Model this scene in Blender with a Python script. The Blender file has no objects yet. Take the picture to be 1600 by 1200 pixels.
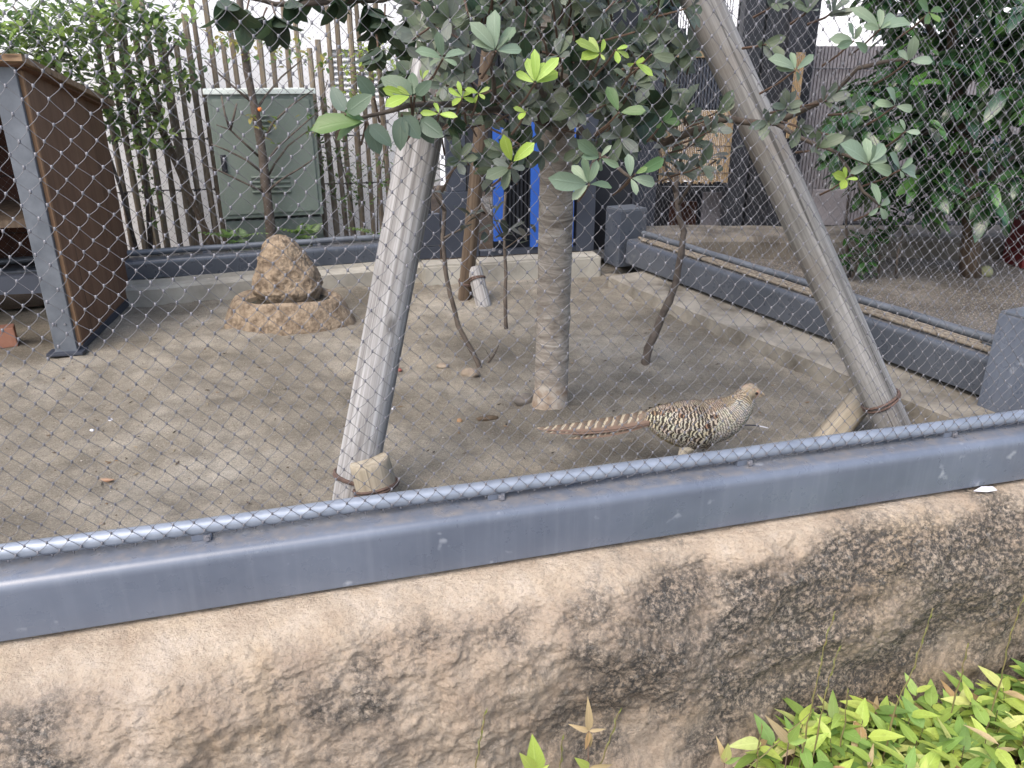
import bpy, bmesh, math, random
import numpy as np
from mathutils import Vector, Matrix, Euler, noise as mnoise

random.seed(7)
RNG = np.random.default_rng(7)
sc = bpy.context.scene
col = sc.collection

# ---------------------------------------------------------------- camera, sky, sun, exposure
CAM_H = 1.15                       # above the soil of the aviary (the path lies lower)
PITCH = math.radians(21.8)
FPX = 1202.0                       # focal length in pixels of a 1600 px wide frame
cam_d = bpy.data.cameras.new('camera')
cam_d.sensor_width = 36.0
cam_d.lens = FPX / 1600 * 36
cam_d.clip_start = 0.02
cam_d.clip_end = 500
cam_d.dof.use_dof = True
cam_d.dof.focus_distance = 1.95
cam_d.dof.aperture_fstop = 16.0
cam = bpy.data.objects.new('camera', cam_d)
cam.location = (0, 0, CAM_H)
cam.rotation_euler = (math.radians(90) - PITCH, 0, 0)
col.objects.link(cam)
sc.camera = cam

SUN_EL, SUN_AZ = 52.0, 215.0       # azimuth clockwise from +Y: behind the camera, a little to one side
world = bpy.data.worlds.new('World')
sc.world = world
world.use_nodes = True
wn = world.node_tree
bg = wn.nodes['Background']
sky = wn.nodes.new('ShaderNodeTexSky')
sky.sky_type = 'NISHITA'
sky.sun_disc = False
sky.sun_elevation = math.radians(SUN_EL)
sky.sun_rotation = math.radians(SUN_AZ)
sky.air_density = 1.0
sky.dust_density = 4.0
sky.ozone_density = 1.0
wn.links.new(sky.outputs[0], bg.inputs[0])
bg.inputs[1].default_value = 0.15

sun_d = bpy.data.lights.new('sun', 'SUN')
sun_d.energy = 0.85
sun_d.angle = math.radians(60)
sun_d.color = (1.0, 0.98, 0.96)
sun = bpy.data.objects.new('sun', sun_d)
_el, _az = math.radians(SUN_EL), math.radians(SUN_AZ)
_sv = Vector((math.sin(_az) * math.cos(_el), math.cos(_az) * math.cos(_el), math.sin(_el)))
sun.rotation_euler = (-_sv).to_track_quat('-Z', 'Y').to_euler()
sun.location = (0, -3, 8)
col.objects.link(sun)

sc.view_settings.view_transform = 'Standard'
sc.view_settings.look = 'None'
sc.view_settings.gamma = 1
sc.view_settings.use_curve_mapping = False
sc.view_settings.exposure = 1.35

# ---------------------------------------------------------------- helpers
CT, ST = math.cos(PITCH), math.sin(PITCH)

def ray(px, py):
    dx, dy = (px - 800) / FPX, (py - 600) / FPX
    return Vector((dx, CT - dy * ST, -ST - dy * CT))

def G(px, py, z=0.0):              # a pixel of the photo on the horizontal plane z
    r = ray(px, py)
    t = (z - CAM_H) / r.z
    return Vector((r.x * t, r.y * t, z))

def W(px, py, Y):                  # a pixel of the photo at the forward distance Y
    r = ray(px, py)
    t = Y / r.y
    return Vector((r.x * t, Y, CAM_H + r.z * t))

class Line:                        # a vertical plane through a ground line: s along, d across (away from camera), z up
    def __init__(self, a, b):
        self.o = Vector((a.x, a.y, 0))
        v = Vector((b.x - a.x, b.y - a.y, 0))
        self.len = v.length
        self.u = v.normalized()
        self.n = Vector((-self.u.y, self.u.x, 0))
        self.ang = math.atan2(self.u.y, self.u.x)
    def p(self, s, d, z):
        return self.o + self.u * s + self.n * d + Vector((0, 0, z))
    def hit(self, px, py, d=0.0):  # (s, z) where the pixel's ray meets the plane at offset d
        r = ray(px, py)
        t = (self.o + self.n * d).dot(self.n) / Vector((r.x, r.y, 0)).dot(self.n)
        q = Vector((r.x * t, r.y * t, 0)) - self.o
        return q.dot(self.u), CAM_H + r.z * t
    def w(self, px, py, d=0.0):
        s, z = self.hit(px, py, d)
        return self.p(s, d, z)

FRONT = Line(G(0, 1005), G(1600, 750))
FRONT.o = FRONT.o - FRONT.u * (FRONT.o.x / FRONT.u.x)      # s = 0 straight ahead of the camera
BACK = Line(G(210, 478), G(660, 440))
SIDE = Line(G(1575, 635, 0.09), G(980, 412, 0.09))      # runs away from the camera; d > 0 is into the pen

def S(r, g, b, k=1.0):             # sRGB 0-255 to linear
    f = lambda c: (c / 12.92 if c <= 0.04045 else ((c + 0.055) / 1.055) ** 2.4)
    return (f(r / 255) * k, f(g / 255) * k, f(b / 255) * k)

class MB:
    """collects geometry in world coordinates, builds one mesh object"""
    def __init__(self):
        self.v, self.f, self.c, self.uv = [], [], [], []
    def add(self, verts, faces, color=None, uvs=None):
        o = len(self.v)
        self.v += [tuple(x) for x in verts]
        self.f += [tuple(i + o for i in fc) for fc in faces]
        if color is not None:
            self.c += [color] * len(verts) if not isinstance(color, list) else color
        if uvs is not None:
            self.uv += uvs
        return self
    def box(self, c, size, rot=None, bev=0.0, color=None):
        bm = bmesh.new()
        bmesh.ops.create_cube(bm, size=1)
        for v in bm.verts:
            v.co = Vector((v.co.x * size[0], v.co.y * size[1], v.co.z * size[2]))
        if bev > 0:
            bmesh.ops.bevel(bm, geom=list(bm.edges), offset=bev, segments=2, affect='EDGES', profile=0.7)
        bm.verts.index_update()
        R = rot if rot is not None else Matrix.Identity(3)
        c = Vector(c)
        self.add([c + R @ v.co for v in bm.verts], [[v.index for v in f.verts] for f in bm.faces], color)
        bm.free()
        return self
    def tube(self, pts, radii, sides=8, caps=True, color=None, wob=0.0, seed=0):
        pts = [Vector(p) for p in pts]
        n = len(pts)
        if not hasattr(radii, '__len__'):
            radii = [radii] * n
        radii = list(radii) + [radii[-1]] * (n - len(radii))
        vs, fs = [], []
        t0 = (pts[1] - pts[0]).normalized()
        a = t0.orthogonal().normalized()
        for i, p in enumerate(pts):
            t = (pts[min(i + 1, n - 1)] - pts[max(i - 1, 0)]).normalized()
            a = (a - t * a.dot(t)).normalized()
            b = t.cross(a)
            for k in range(sides):
                th = 2 * math.pi * k / sides
                r = radii[i]
                if wob:
                    r *= 1 + wob * mnoise.noise(Vector((math.cos(th) * 1.3 + seed, math.sin(th) * 1.3, i * 0.45)))
                vs.append(p + (a * math.cos(th) + b * math.sin(th)) * r)
        for i in range(n - 1):
            for k in range(sides):
                k2 = (k + 1) % sides
                fs.append((i * sides + k, i * sides + k2, (i + 1) * sides + k2, (i + 1) * sides + k))
        if caps:
            fs.append(tuple(range(sides - 1, -1, -1)))
            fs.append(tuple((n - 1) * sides + k for k in range(sides)))
        return self.add(vs, fs, color)
    def extrude(self, prof, a, b, line, closed=True):    # prof: list of (d, z) swept along a line from s=a to s=b
        vs = [line.p(a, d, z) for d, z in prof] + [line.p(b, d, z) for d, z in prof]
        n = len(prof)
        fs = [(i, (i + 1) % n, n + (i + 1) % n, n + i) for i in range(n if closed else n - 1)]
        if closed:
            fs += [tuple(range(n - 1, -1, -1)), tuple(range(n, 2 * n))]
        return self.add(vs, fs)
    def build(self, name, mat, parent=None, origin=None, smooth=False, auto=None):
        off = Vector(origin) if origin is not None else (root_loc(parent) if parent else Vector((0, 0, 0)))
        me = bpy.data.meshes.new(name)
        me.from_pydata([(x - off.x, y - off.y, z - off.z) for x, y, z in self.v], [], self.f)
        if self.c and len(self.c) == len(self.v):
            at = me.color_attributes.new('Col', 'FLOAT_COLOR', 'POINT')
            at.data.foreach_set('color', np.array([(c[0], c[1], c[2], 1.0) for c in self.c], dtype=np.float32).ravel())
        if self.uv and len(self.uv) == len(self.v):
            ul = me.uv_layers.new(name='UVMap')
            li = np.zeros(len(me.loops), dtype=np.int32)
            me.loops.foreach_get('vertex_index', li)
            ul.data.foreach_set('uv', np.array(self.uv, dtype=np.float32)[li].ravel())
        bm = bmesh.new(); bm.from_mesh(me)
        bmesh.ops.recalc_face_normals(bm, faces=bm.faces) if not self.c else None
        bm.to_mesh(me); bm.free()
        if smooth:
            me.polygons.foreach_set('use_smooth', [True] * len(me.polygons))
        if auto is not None:
            me.set_sharp_from_angle(angle=math.radians(auto))
        me.materials.append(mat)
        o = bpy.data.objects.new(name, me)
        col.objects.link(o)
        if parent is not None:
            o.parent = parent
        else:
            o.location = off
        return o

def root_loc(p):
    v = Vector((0, 0, 0))
    while p is not None:
        v += p.location
        p = p.parent
    return v

def tag(o, label=None, cat=None, group=None, kind=None):
    if label: o['label'] = label
    if cat: o['category'] = cat
    if group: o['group'] = group
    if kind: o['kind'] = kind
    return o

def thing(name, label, cat, loc=(0, 0, 0), group=None):
    o = bpy.data.objects.new(name, None)
    o.empty_display_size = 0.1
    col.objects.link(o)
    o.location = loc
    return tag(o, label, cat, group)

def mesh_obj(name, me, parent=None, loc=(0, 0, 0), rot=None, scale=1.0):
    o = bpy.data.objects.new(name, me)
    col.objects.link(o)
    if parent is not None:
        o.parent = parent
        loc = Vector(loc) - root_loc(parent)
    o.location = loc
    if rot is not None:
        o.rotation_euler = rot
    o.scale = (scale,) * 3 if not hasattr(scale, '__len__') else scale
    return o

# ---------------------------------------------------------------- materials
def new_mat(name):
    m = bpy.data.materials.new(name)
    m.use_nodes = True
    nt = m.node_tree
    return m, nt, nt.nodes['Principled BSDF']

def N(nt, typ, **kw):
    n = nt.nodes.new(typ)
    for k, v in kw.items():
        if k.startswith('i_'):
            n.inputs[k[2:].replace('_', ' ')].default_value = v
        else:
            setattr(n, k, v)
    return n

def coords(nt, scale=(1, 1, 1), kind='Object', rot=(0, 0, 0)):
    tc = N(nt, 'ShaderNodeTexCoord')
    mp = N(nt, 'ShaderNodeMapping')
    mp.inputs['Scale'].default_value = scale
    mp.inputs['Rotation'].default_value = rot
    nt.links.new(tc.outputs[kind], mp.inputs['Vector'])
    return mp.outputs['Vector']

def nz(nt, vec, scale, detail=6, rough=0.6, dist=0.0):
    n = N(nt, 'ShaderNodeTexNoise')
    n.inputs['Scale'].default_value = scale
    n.inputs['Detail'].default_value = detail
    n.inputs['Roughness'].default_value = rough
    n.inputs['Distortion'].default_value = dist
    nt.links.new(vec, n.inputs['Vector'])
    return n.outputs['Fac']

def ramp(nt, fac, stops):
    r = N(nt, 'ShaderNodeValToRGB')
    el = r.color_ramp.elements
    while len(el) < len(stops):
        el.new(0.5)
    for e, (p, c) in zip(el, stops):
        e.position = p
        e.color = (c[0], c[1], c[2], 1) if hasattr(c, '__len__') else (c, c, c, 1)
    nt.links.new(fac, r.inputs['Fac'])
    return r.outputs['Color']

def mix(nt, fac, a, b, blend='MIX'):
    m = N(nt, 'ShaderNodeMix', data_type='RGBA', blend_type=blend)
    for i, x in ((0, fac), (6, a), (7, b)):
        if hasattr(x, 'links') or isinstance(x, bpy.types.NodeSocket):
            nt.links.new(x, m.inputs[i])
        elif i == 0:
            m.inputs[0].default_value = x
        else:
            m.inputs[i].default_value = (x[0], x[1], x[2], 1)
    return m.outputs[2]

def math_n(nt, op, a, b=0.0, clamp=False):
    m = N(nt, 'ShaderNodeMath', operation=op, use_clamp=clamp)
    for i, x in enumerate((a, b)):
        if isinstance(x, bpy.types.NodeSocket):
            nt.links.new(x, m.inputs[i])
        else:
            m.inputs[i].default_value = x
    return m.outputs[0]

def bump(nt, bsdf, h, strength=0.3, dist=0.01):
    b = N(nt, 'ShaderNodeBump')
    b.inputs['Strength'].default_value = strength
    b.inputs['Distance'].default_value = dist
    nt.links.new(h, b.inputs['Height'])
    nt.links.new(b.outputs[0], bsdf.inputs['Normal'])
    return b

def simple(name, c1, c2, scale=6, rough=0.6, metal=0.0, bscale=60, bstr=0.2, bdist=0.003, stretch=(1, 1, 1), spec=0.5, lo=0.35, hi=0.65, detail=6):
    m, nt, b = new_mat(name)
    v = coords(nt, stretch)
    f = nz(nt, v, scale, detail)
    nt.links.new(ramp(nt, f, [(lo, c1), (hi, c2)]), b.inputs['Base Color'])
    b.inputs['Roughness'].default_value = rough
    b.inputs['Metallic'].default_value = metal
    b.inputs['Specular IOR Level'].default_value = spec
    bump(nt, b, nz(nt, v, bscale, 5), bstr, bdist)
    return m

def mat_rock():
    m, nt, b = new_mat('rock')
    v = coords(nt)
    big = nz(nt, v, 3.0, 4, 0.6)
    base = ramp(nt, nz(nt, v, 7, 7, 0.65), [(0.3, S(194, 175, 154, .66)), (0.5, S(211, 194, 173, .7)), (0.72, S(226, 212, 195, .73))])
    base = mix(nt, math_n(nt, 'MULTIPLY', ramp(nt, nz(nt, v, 2.2, 3), [(0.5, 0.0), (0.68, 1.0)]), 0.35), base, S(214, 186, 140, .72))
    # weathering: black lichen and dirt with its own ragged outline, thicker on the steep face
    sep = N(nt, 'ShaderNodeSeparateXYZ'); nt.links.new(v, sep.inputs[0])
    hgt = math_n(nt, 'MULTIPLY', math_n(nt, 'SUBTRACT', sep.outputs['Z'], 0.26), -2.2, True)    # 0 on the shelf, 1 well down the face
    hgt = math_n(nt, 'SUBTRACT', math_n(nt, 'MINIMUM', math_n(nt, 'MULTIPLY', hgt, 1.6), 0.17), math_n(nt, 'MULTIPLY', math_n(nt, 'MAXIMUM', math_n(nt, 'SUBTRACT', hgt, 0.35), 0.0), 0.16))
    side = math_n(nt, 'MULTIPLY', math_n(nt, 'ADD', sep.outputs['X'], 0.25), 0.16)
    side = math_n(nt, 'MAXIMUM', math_n(nt, 'MINIMUM', side, 0.1), -0.1)
    k = math_n(nt, 'ADD', math_n(nt, 'ADD', math_n(nt, 'ADD', math_n(nt, 'MULTIPLY', big, 1.0), math_n(nt, 'MULTIPLY', nz(nt, v, 14, 9, 0.78), 0.5)), hgt), side)
    stain = ramp(nt, k, [(0.80, 0.0), (0.90, 0.62), (1.06, 0.95)])
    fine = ramp(nt, nz(nt, v, 75, 8, 0.75), [(0.40, 0.15), (0.54, 1.0)])
    base = mix(nt, math_n(nt, 'MULTIPLY', math_n(nt, 'MINIMUM', math_n(nt, 'MULTIPLY', math_n(nt, 'MAXIMUM', hgt, 0.0), 4.0), 0.45), ramp(nt, nz(nt, v, 5, 5), [(0.35, 0.3), (0.6, 1.0)])), base, S(162, 144, 128, .7))  # steep face browned: its own brown plus shading put into the colour
    base = mix(nt, math_n(nt, 'MULTIPLY', stain, fine), base, S(66, 66, 65, .9))
    pale = math_n(nt, 'MULTIPLY', stain, ramp(nt, nz(nt, v, 48, 6, 0.7), [(0.58, 0.0), (0.66, 0.6)]))
    base = mix(nt, pale, base, S(172, 168, 160, .75))
    pits = ramp(nt, nz(nt, v, 130, 5, 0.7), [(0.34, 0.55), (0.5, 0.0)])
    base = mix(nt, math_n(nt, 'MULTIPLY', pits, 0.6), base, S(96, 80, 64, .8))
    nt.links.new(base, b.inputs['Base Color'])
    b.inputs['Roughness'].default_value = 0.92
    b.inputs['Specular IOR Level'].default_value = 0.25
    h = math_n(nt, 'ADD', math_n(nt, 'MULTIPLY', nz(nt, v, 75, 8, 0.7), 1.0), math_n(nt, 'MULTIPLY', nz(nt, v, 220, 5, 0.7), 0.5))
    bump(nt, b, h, 1.0, 0.010)
    return m

def mat_soil(name, dark, mid, light, speck=0.22, bs=0.95):
    m, nt, b = new_mat(name)
    v = coords(nt)
    c = ramp(nt, nz(nt, v, 1.7, 6, 0.6), [(0.34, dark), (0.5, mid), (0.68, light)])
    c = mix(nt, ramp(nt, nz(nt, v, 9, 7, 0.7), [(0.42, 0.0), (0.66, 0.6)]), c, dark)
    vo = N(nt, 'ShaderNodeTexVoronoi'); vo.inputs['Scale'].default_value = 190
    nt.links.new(v, vo.inputs['Vector'])
    grain = ramp(nt, nz(nt, v, 230, 3, 0.7), [(0.3, 0.5), (0.5, 1.0), (0.72, 1.5)])
    c = mix(nt, 0.8, c, grain, 'MULTIPLY')
    sp = N(nt, 'ShaderNodeSeparateColor'); nt.links.new(vo.outputs['Color'], sp.inputs[0])
    c = mix(nt, math_n(nt, 'MULTIPLY', ramp(nt, sp.outputs[0], [(0.88, 0.0), (0.93, 1.0)]), speck), c, S(190, 180, 165, .8))
    nt.links.new(c, b.inputs['Base Color'])
    b.inputs['Roughness'].default_value = 0.95
    b.inputs['Specular IOR Level'].default_value = 0.2
    h = math_n(nt, 'ADD', math_n(nt, 'MULTIPLY', nz(nt, v, 45, 8, 0.75), 1.0), math_n(nt, 'MULTIPLY', nz(nt, v, 260, 4, 0.7), 0.5))
    bump(nt, b, h, bs, 0.01)
    return m

def mat_wood(name, c1, c2, c3, stretch=(40, 40, 1.2), rough=0.75, axis_coords='Object', moss=None):
    """grain along local Z"""
    m, nt, b = new_mat(name)
    v = coords(nt, stretch, axis_coords)
    g = nz(nt, v, 1.0, 8, 0.65, 0.4)
    c = ramp(nt, g, [(0.3, c1), (0.5, c2), (0.7, c3)])
    v2 = coords(nt, (1, 1, 1), axis_coords)
    c = mix(nt, ramp(nt, nz(nt, v2, 5, 5), [(0.5, 0.0), (0.75, 0.5)]), c, c1)
    if moss:
        c = mix(nt, ramp(nt, nz(nt, v2, 3.1, 5), [(0.5, 0.0), (0.7, 0.6)]), c, moss)
    kv = N(nt, 'ShaderNodeTexVoronoi'); kv.inputs['Scale'].default_value = 9.0
    nt.links.new(coords(nt, (1, 1, 0.45), axis_coords), kv.inputs['Vector'])
    c = mix(nt, ramp(nt, kv.outputs['Distance'], [(0.07, 0.7), (0.14, 0.0)]), c, c1)
    ck = nz(nt, coords(nt, (stretch[0] * 1.4, stretch[1] * 1.4, stretch[2] * 0.35) if stretch[2] < 3 else stretch, axis_coords), 1.0, 3, 0.5)
    c = mix(nt, ramp(nt, ck, [(0.30, 0.75), (0.36, 0.0)]), c, tuple(x * 0.4 for x in c1))
    nt.links.new(c, b.inputs['Base Color'])
    b.inputs['Roughness'].default_value = rough
    b.inputs['Specular IOR Level'].default_value = 0.3
    bump(nt, b, g, 0.5, 0.004)
    return m

def mat_leaf(name, rough=0.45, trans=0.25, back=1.25, vein=0.35, spec=0.45):
    m, nt, b = new_mat(name)
    at = N(nt, 'ShaderNodeAttribute', attribute_name='Col')
    c = at.outputs['Color']
    uv = N(nt, 'ShaderNodeUVMap', uv_map='UVMap')
    sp = N(nt, 'ShaderNodeSeparateXYZ'); nt.links.new(uv.outputs[0], sp.inputs[0])
    mid = ramp(nt, math_n(nt, 'ABSOLUTE', math_n(nt, 'SUBTRACT', sp.outputs[0], 0.5)), [(0.015, 1.0), (0.06, 0.0)])
    # side veins run obliquely from the midrib
    q = math_n(nt, 'SUBTRACT', math_n(nt, 'MULTIPLY', sp.outputs[1], 9.0), math_n(nt, 'MULTIPLY', math_n(nt, 'ABSOLUTE', math_n(nt, 'SUBTRACT', sp.outputs[0], 0.5)), 5.0))
    q = math_n(nt, 'FRACT', q)
    sv = ramp(nt, math_n(nt, 'ABSOLUTE', math_n(nt, 'SUBTRACT', q, 0.5)), [(0.0, 0.5), (0.12, 0.0)])
    vn = math_n(nt, 'MAXIMUM', mid, sv)
    hs = N(nt, 'ShaderNodeHueSaturation'); hs.inputs['Value'].default_value = 1.55; hs.inputs['Saturation'].default_value = 0.85
    nt.links.new(c, hs.inputs['Color'])
    c2 = mix(nt, math_n(nt, 'MULTIPLY', vn, vein), c, hs.outputs[0])
    gm = N(nt, 'ShaderNodeNewGeometry')
    oi = N(nt, 'ShaderNodeTexCoord')
    c2 = mix(nt, ramp(nt, nz(nt, oi.outputs['Object'], 60, 5), [(0.5, 0.0), (0.8, 0.35)]), c2, S(120, 105, 70, .5))
    hb = N(nt, 'ShaderNodeHueSaturation'); hb.inputs['Value'].default_value = back; hb.inputs['Saturation'].default_value = 0.7
    nt.links.new(c2, hb.inputs['Color'])
    c3 = mix(nt, gm.outputs['Backfacing'], c2, hb.outputs[0])
    nt.links.new(c3, b.inputs['Base Color'])
    b.inputs['Roughness'].default_value = rough
    b.inputs['Specular IOR Level'].default_value = spec
    bump(nt, b, vn, 0.25, 0.002)
    tr = N(nt, 'ShaderNodeBsdfTranslucent')
    hy = N(nt, 'ShaderNodeHueSaturation'); hy.inputs['Value'].default_value = 1.3; hy.inputs['Saturation'].default_value = 1.02
    nt.links.new(c2, hy.inputs['Color']); nt.links.new(hy.outputs[0], tr.inputs['Color'])
    ms = N(nt, 'ShaderNodeMixShader'); ms.inputs[0].default_value = trans
    nt.links.new(b.outputs[0], ms.inputs[1]); nt.links.new(tr.outputs[0], ms.inputs[2])
    out = [n for n in nt.nodes if n.type == 'OUTPUT_MATERIAL'][0]
    nt.links.new(ms.outputs[0], out.inputs['Surface'])
    return m

def mat_beam(name, c1, c2, dust):
    m, nt, b = new_mat(name)
    v = coords(nt)
    c = ramp(nt, nz(nt, v, 3, 5), [(0.35, c1), (0.65, c2)])
    # rain streaks and drip spots
    vs = coords(nt, (55, 55, 2.5))
    c = mix(nt, ramp(nt, nz(nt, vs, 1, 4), [(0.5, 0.0), (0.9, 0.09)]), c, dust)
    c = mix(nt, ramp(nt, nz(nt, v, 14, 3, 0.5), [(0.66, 0.0), (0.72, 0.35)]), c, dust)
    gm = N(nt, 'ShaderNodeNewGeometry')
    sp = N(nt, 'ShaderNodeSeparateXYZ'); nt.links.new(gm.outputs['Normal'], sp.inputs[0])
    flat = ramp(nt, sp.outputs['Z'], [(0.9, 0.0), (0.99, 1.0)])
    d2 = ramp(nt, nz(nt, v, 26, 7, 0.7), [(0.42, 0.05), (0.7, 0.6)])
    c = mix(nt, math_n(nt, 'MULTIPLY', flat, d2), c, S(146, 138, 128, .8))     # sand lying on the flange
    nt.links.new(c, b.inputs['Base Color'])
    b.inputs['Roughness'].default_value = 0.42
    nt.links.new(ramp(nt, nz(nt, v, 18, 5), [(0.3, 0.24), (0.7, 0.36)]), b.inputs['Roughness'])
    b.inputs['Metallic'].default_value = 0.0
    b.inputs['Specular IOR Level'].default_value = 0.6
    bump(nt, b, nz(nt, v, 120, 4), 0.08, 0.002)
    return m

MAT = {}
MAT['rock'] = mat_rock()
MAT['soil'] = mat_soil('soil', S(110, 104, 93, .82), S(141, 134, 121, .88), S(164, 158, 146, .92))
MAT['gravel'] = mat_soil('gravel', S(92, 86, 78, .7), S(120, 113, 104, .76), S(152, 146, 137, .85), 0.8, 0.9)
MAT['bed'] = mat_soil('bed_soil', S(62, 50, 40, .8), S(80, 66, 52, .8), S(96, 80, 64, .8), 0.0)
MAT['plaza'] = simple('paving', S(120, 116, 110, .8), S(140, 136, 130, .8), 5, 0.9)
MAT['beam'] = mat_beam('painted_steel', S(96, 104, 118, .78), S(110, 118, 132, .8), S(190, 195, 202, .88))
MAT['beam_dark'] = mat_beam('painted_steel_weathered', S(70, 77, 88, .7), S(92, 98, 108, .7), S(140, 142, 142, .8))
MAT['slate'] = simple('slate_steel', S(48, 53, 64, .8), S(60, 66, 78, .8), 3, 0.5, 0.0, 90, 0.06)
MAT['black'] = simple('black_steel', S(26, 29, 36, .8), S(36, 39, 47, .8), 3, 0.5, 0.0, 90, 0.06)
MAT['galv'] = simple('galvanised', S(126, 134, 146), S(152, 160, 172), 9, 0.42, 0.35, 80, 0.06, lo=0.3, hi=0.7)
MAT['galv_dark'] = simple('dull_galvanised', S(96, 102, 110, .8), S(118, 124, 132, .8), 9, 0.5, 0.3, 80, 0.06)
MAT['wire'] = simple('wire', S(106, 106, 110, .74), S(128, 128, 132, .76), 30, 0.5, 0.25, 200, 0.0)
MAT['ferrule'] = simple('ferrule', S(114, 114, 120, .75), S(142, 142, 148, .78), 60, 0.45, 0.25, 200, 0.0)
MAT['concrete'] = simple('concrete', S(146, 142, 132, .72), S(184, 180, 168, .75), 4.5, 0.9, 0, 70, 0.45, 0.004, lo=0.32, hi=0.62, detail=8)
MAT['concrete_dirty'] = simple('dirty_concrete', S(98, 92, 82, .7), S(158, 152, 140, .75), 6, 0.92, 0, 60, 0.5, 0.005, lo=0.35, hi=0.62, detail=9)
MAT['white'] = simple('white_plaster', S(238, 240, 243), S(246, 247, 249), 2, 0.8, 0, 80, 0.05)
MAT['cabinet'] = simple('green_grey_paint', S(112, 124, 114, .8), S(124, 136, 126, .8), 3, 0.55, 0, 120, 0.05)
MAT['cabinet_dark'] = simple('green_grey_plinth', S(92, 103, 96, .75), S(104, 115, 108, .75), 3, 0.6, 0, 120, 0.05)
MAT['cabinet_lid'] = simple('lit_green_paint', S(214, 222, 216, .95), S(222, 230, 224, .95), 3, 0.5, 0, 120, 0.05)  # cabinet paint lightened, light catching the lid put into the colour
MAT['ply'] = mat_wood('brown_plywood', S(102, 74, 56, .78), S(122, 91, 70, .78), S(134, 103, 81, .78), (26, 26, 1.1), 0.6)
MAT['ply_edge'] = mat_wood('plywood_edge', S(140, 106, 80, .75), S(158, 124, 94, .75), S(172, 138, 106, .75), (60, 60, 1), 0.7)
MAT['roof_wood'] = mat_wood('weathered_board', S(116, 92, 70, .8), S(140, 116, 90, .8), S(158, 134, 108, .8), (3, 30, 30), 0.8)
MAT['red_wood'] = mat_wood('dark_red_board', S(58, 34, 26, .8), S(74, 44, 34, .8), S(86, 54, 42, .8), (26, 26, 1.1), 0.7)
MAT['pole'] = mat_wood('grey_log', S(92, 88, 84, .7), S(156, 154, 152, .76), S(196, 196, 196, .8), (60, 60, 1.2), 0.8)
MAT['pole2'] = mat_wood('grey_brown_log', S(108, 106, 103, .72), S(146, 144, 140, .76), S(176, 174, 171, .8), (60, 60, 1.4), 0.8, moss=S(128, 112, 94, .7))
MAT['pole3'] = mat_wood('brown_log', S(72, 60, 50, .75), S(98, 84, 70, .75), S(122, 108, 92, .75), (40, 40, 1.6), 0.8)
MAT['stake'] = mat_wood('pale_log', S(134, 124, 106, .85), S(166, 156, 138, .85), S(188, 180, 160, .85), (40, 40, 1.6), 0.85, moss=S(120, 112, 82, .7))
MAT['tie'] = simple('rusty_tie', S(78, 62, 55, .8), S(112, 90, 80, .8), 40, 0.8)
MAT['bamboo'] = mat_wood('grey_bamboo', S(100, 88, 74, .72), S(134, 121, 104, .75), S(162, 151, 134, .78), (30, 30, 1.0), 0.6)
MAT['reed'] = mat_wood('reed', S(128, 106, 78, .75), S(160, 138, 106, .75), S(180, 160, 128, .78), (120, 120, 2), 0.7)
MAT['rod'] = mat_wood('dry_bamboo', S(96, 88, 78, .72), S(132, 123, 110, .75), S(160, 152, 138, .78), (60, 60, 60), 0.6)
MAT['slatgrey'] = simple('grey_slat', S(126, 122, 126, .75), S(146, 142, 146, .75), 3, 0.6, 0, 90, 0.05)
MAT['blue'] = simple('blue_paint', S(40, 86, 172, .8), S(48, 98, 188, .8), 4, 0.45, 0, 90, 0.05)
MAT['redbox'] = simple('dark_red_plastic', S(92, 22, 24, .8), S(110, 30, 30, .8), 4, 0.5)
MAT['brick'] = simple('brick', S(150, 104, 84, .8), S(172, 124, 102, .8), 14, 0.9, 0, 90, 0.4)
MAT['leaf'] = mat_leaf('leaf')
MAT['gloss_leaf'] = mat_leaf('glossy_leaf', 0.22, 0.12, 1.3, 0.3, 0.6)
MAT['sasa'] = mat_leaf('bamboo_grass_leaf', 0.45, 0.3, 1.15, 0.25, 0.35)
MAT['small_leaf'] = mat_leaf('small_leaf', 0.4, 0.35, 1.15, 0.2)
MAT['twig'] = simple('twig_bark', S(74, 64, 56, .75), S(104, 94, 84, .75), 24, 0.85, 0, 120, 0.5)
MAT['stem_red'] = simple('young_twig', S(84, 66, 54, .75), S(108, 86, 70, .75), 24, 0.7)
MAT['paper'] = simple('white_scrap', S(200, 202, 212, .8), S(216, 217, 224, .8), 8, 0.85)

def mat_bark():
    m, nt, b = new_mat('banded_bark')
    v = coords(nt, (5, 5, 24))
    g = nz(nt, v, 1.0, 9, 0.72, 1.6)
    v2 = coords(nt)
    c = ramp(nt, g, [(0.3, S(100, 92, 84, .75)), (0.48, S(150, 141, 130, .8)), (0.66, S(188, 181, 171, .85))])
    sp = N(nt, 'ShaderNodeSeparateXYZ'); nt.links.new(v2, sp.inputs[0])
    # the foot of the trunk is bare pale bark under the old wrapping; its edge is ragged
    zz = math_n(nt, 'ADD', sp.outputs['Z'], math_n(nt, 'MULTIPLY', nz(nt, v2, 14, 5), 0.12))
    foot = ramp(nt, zz, [(0.13, 1.0), (0.17, 0.0)])
    c = mix(nt, math_n(nt, 'MULTIPLY', foot, 0.85), c, ramp(nt, nz(nt, v2, 22, 7), [(0.35, S(160, 136, 112, .74)), (0.62, S(204, 194, 180, .78))]))
    nt.links.new(c, b.inputs['Base Color'])
    b.inputs['Roughness'].default_value = 0.9
    b.inputs['Specular IOR Level'].default_value = 0.2
    bump(nt, b, g, 0.8, 0.008)
    return m
MAT['bark'] = mat_bark()

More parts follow.
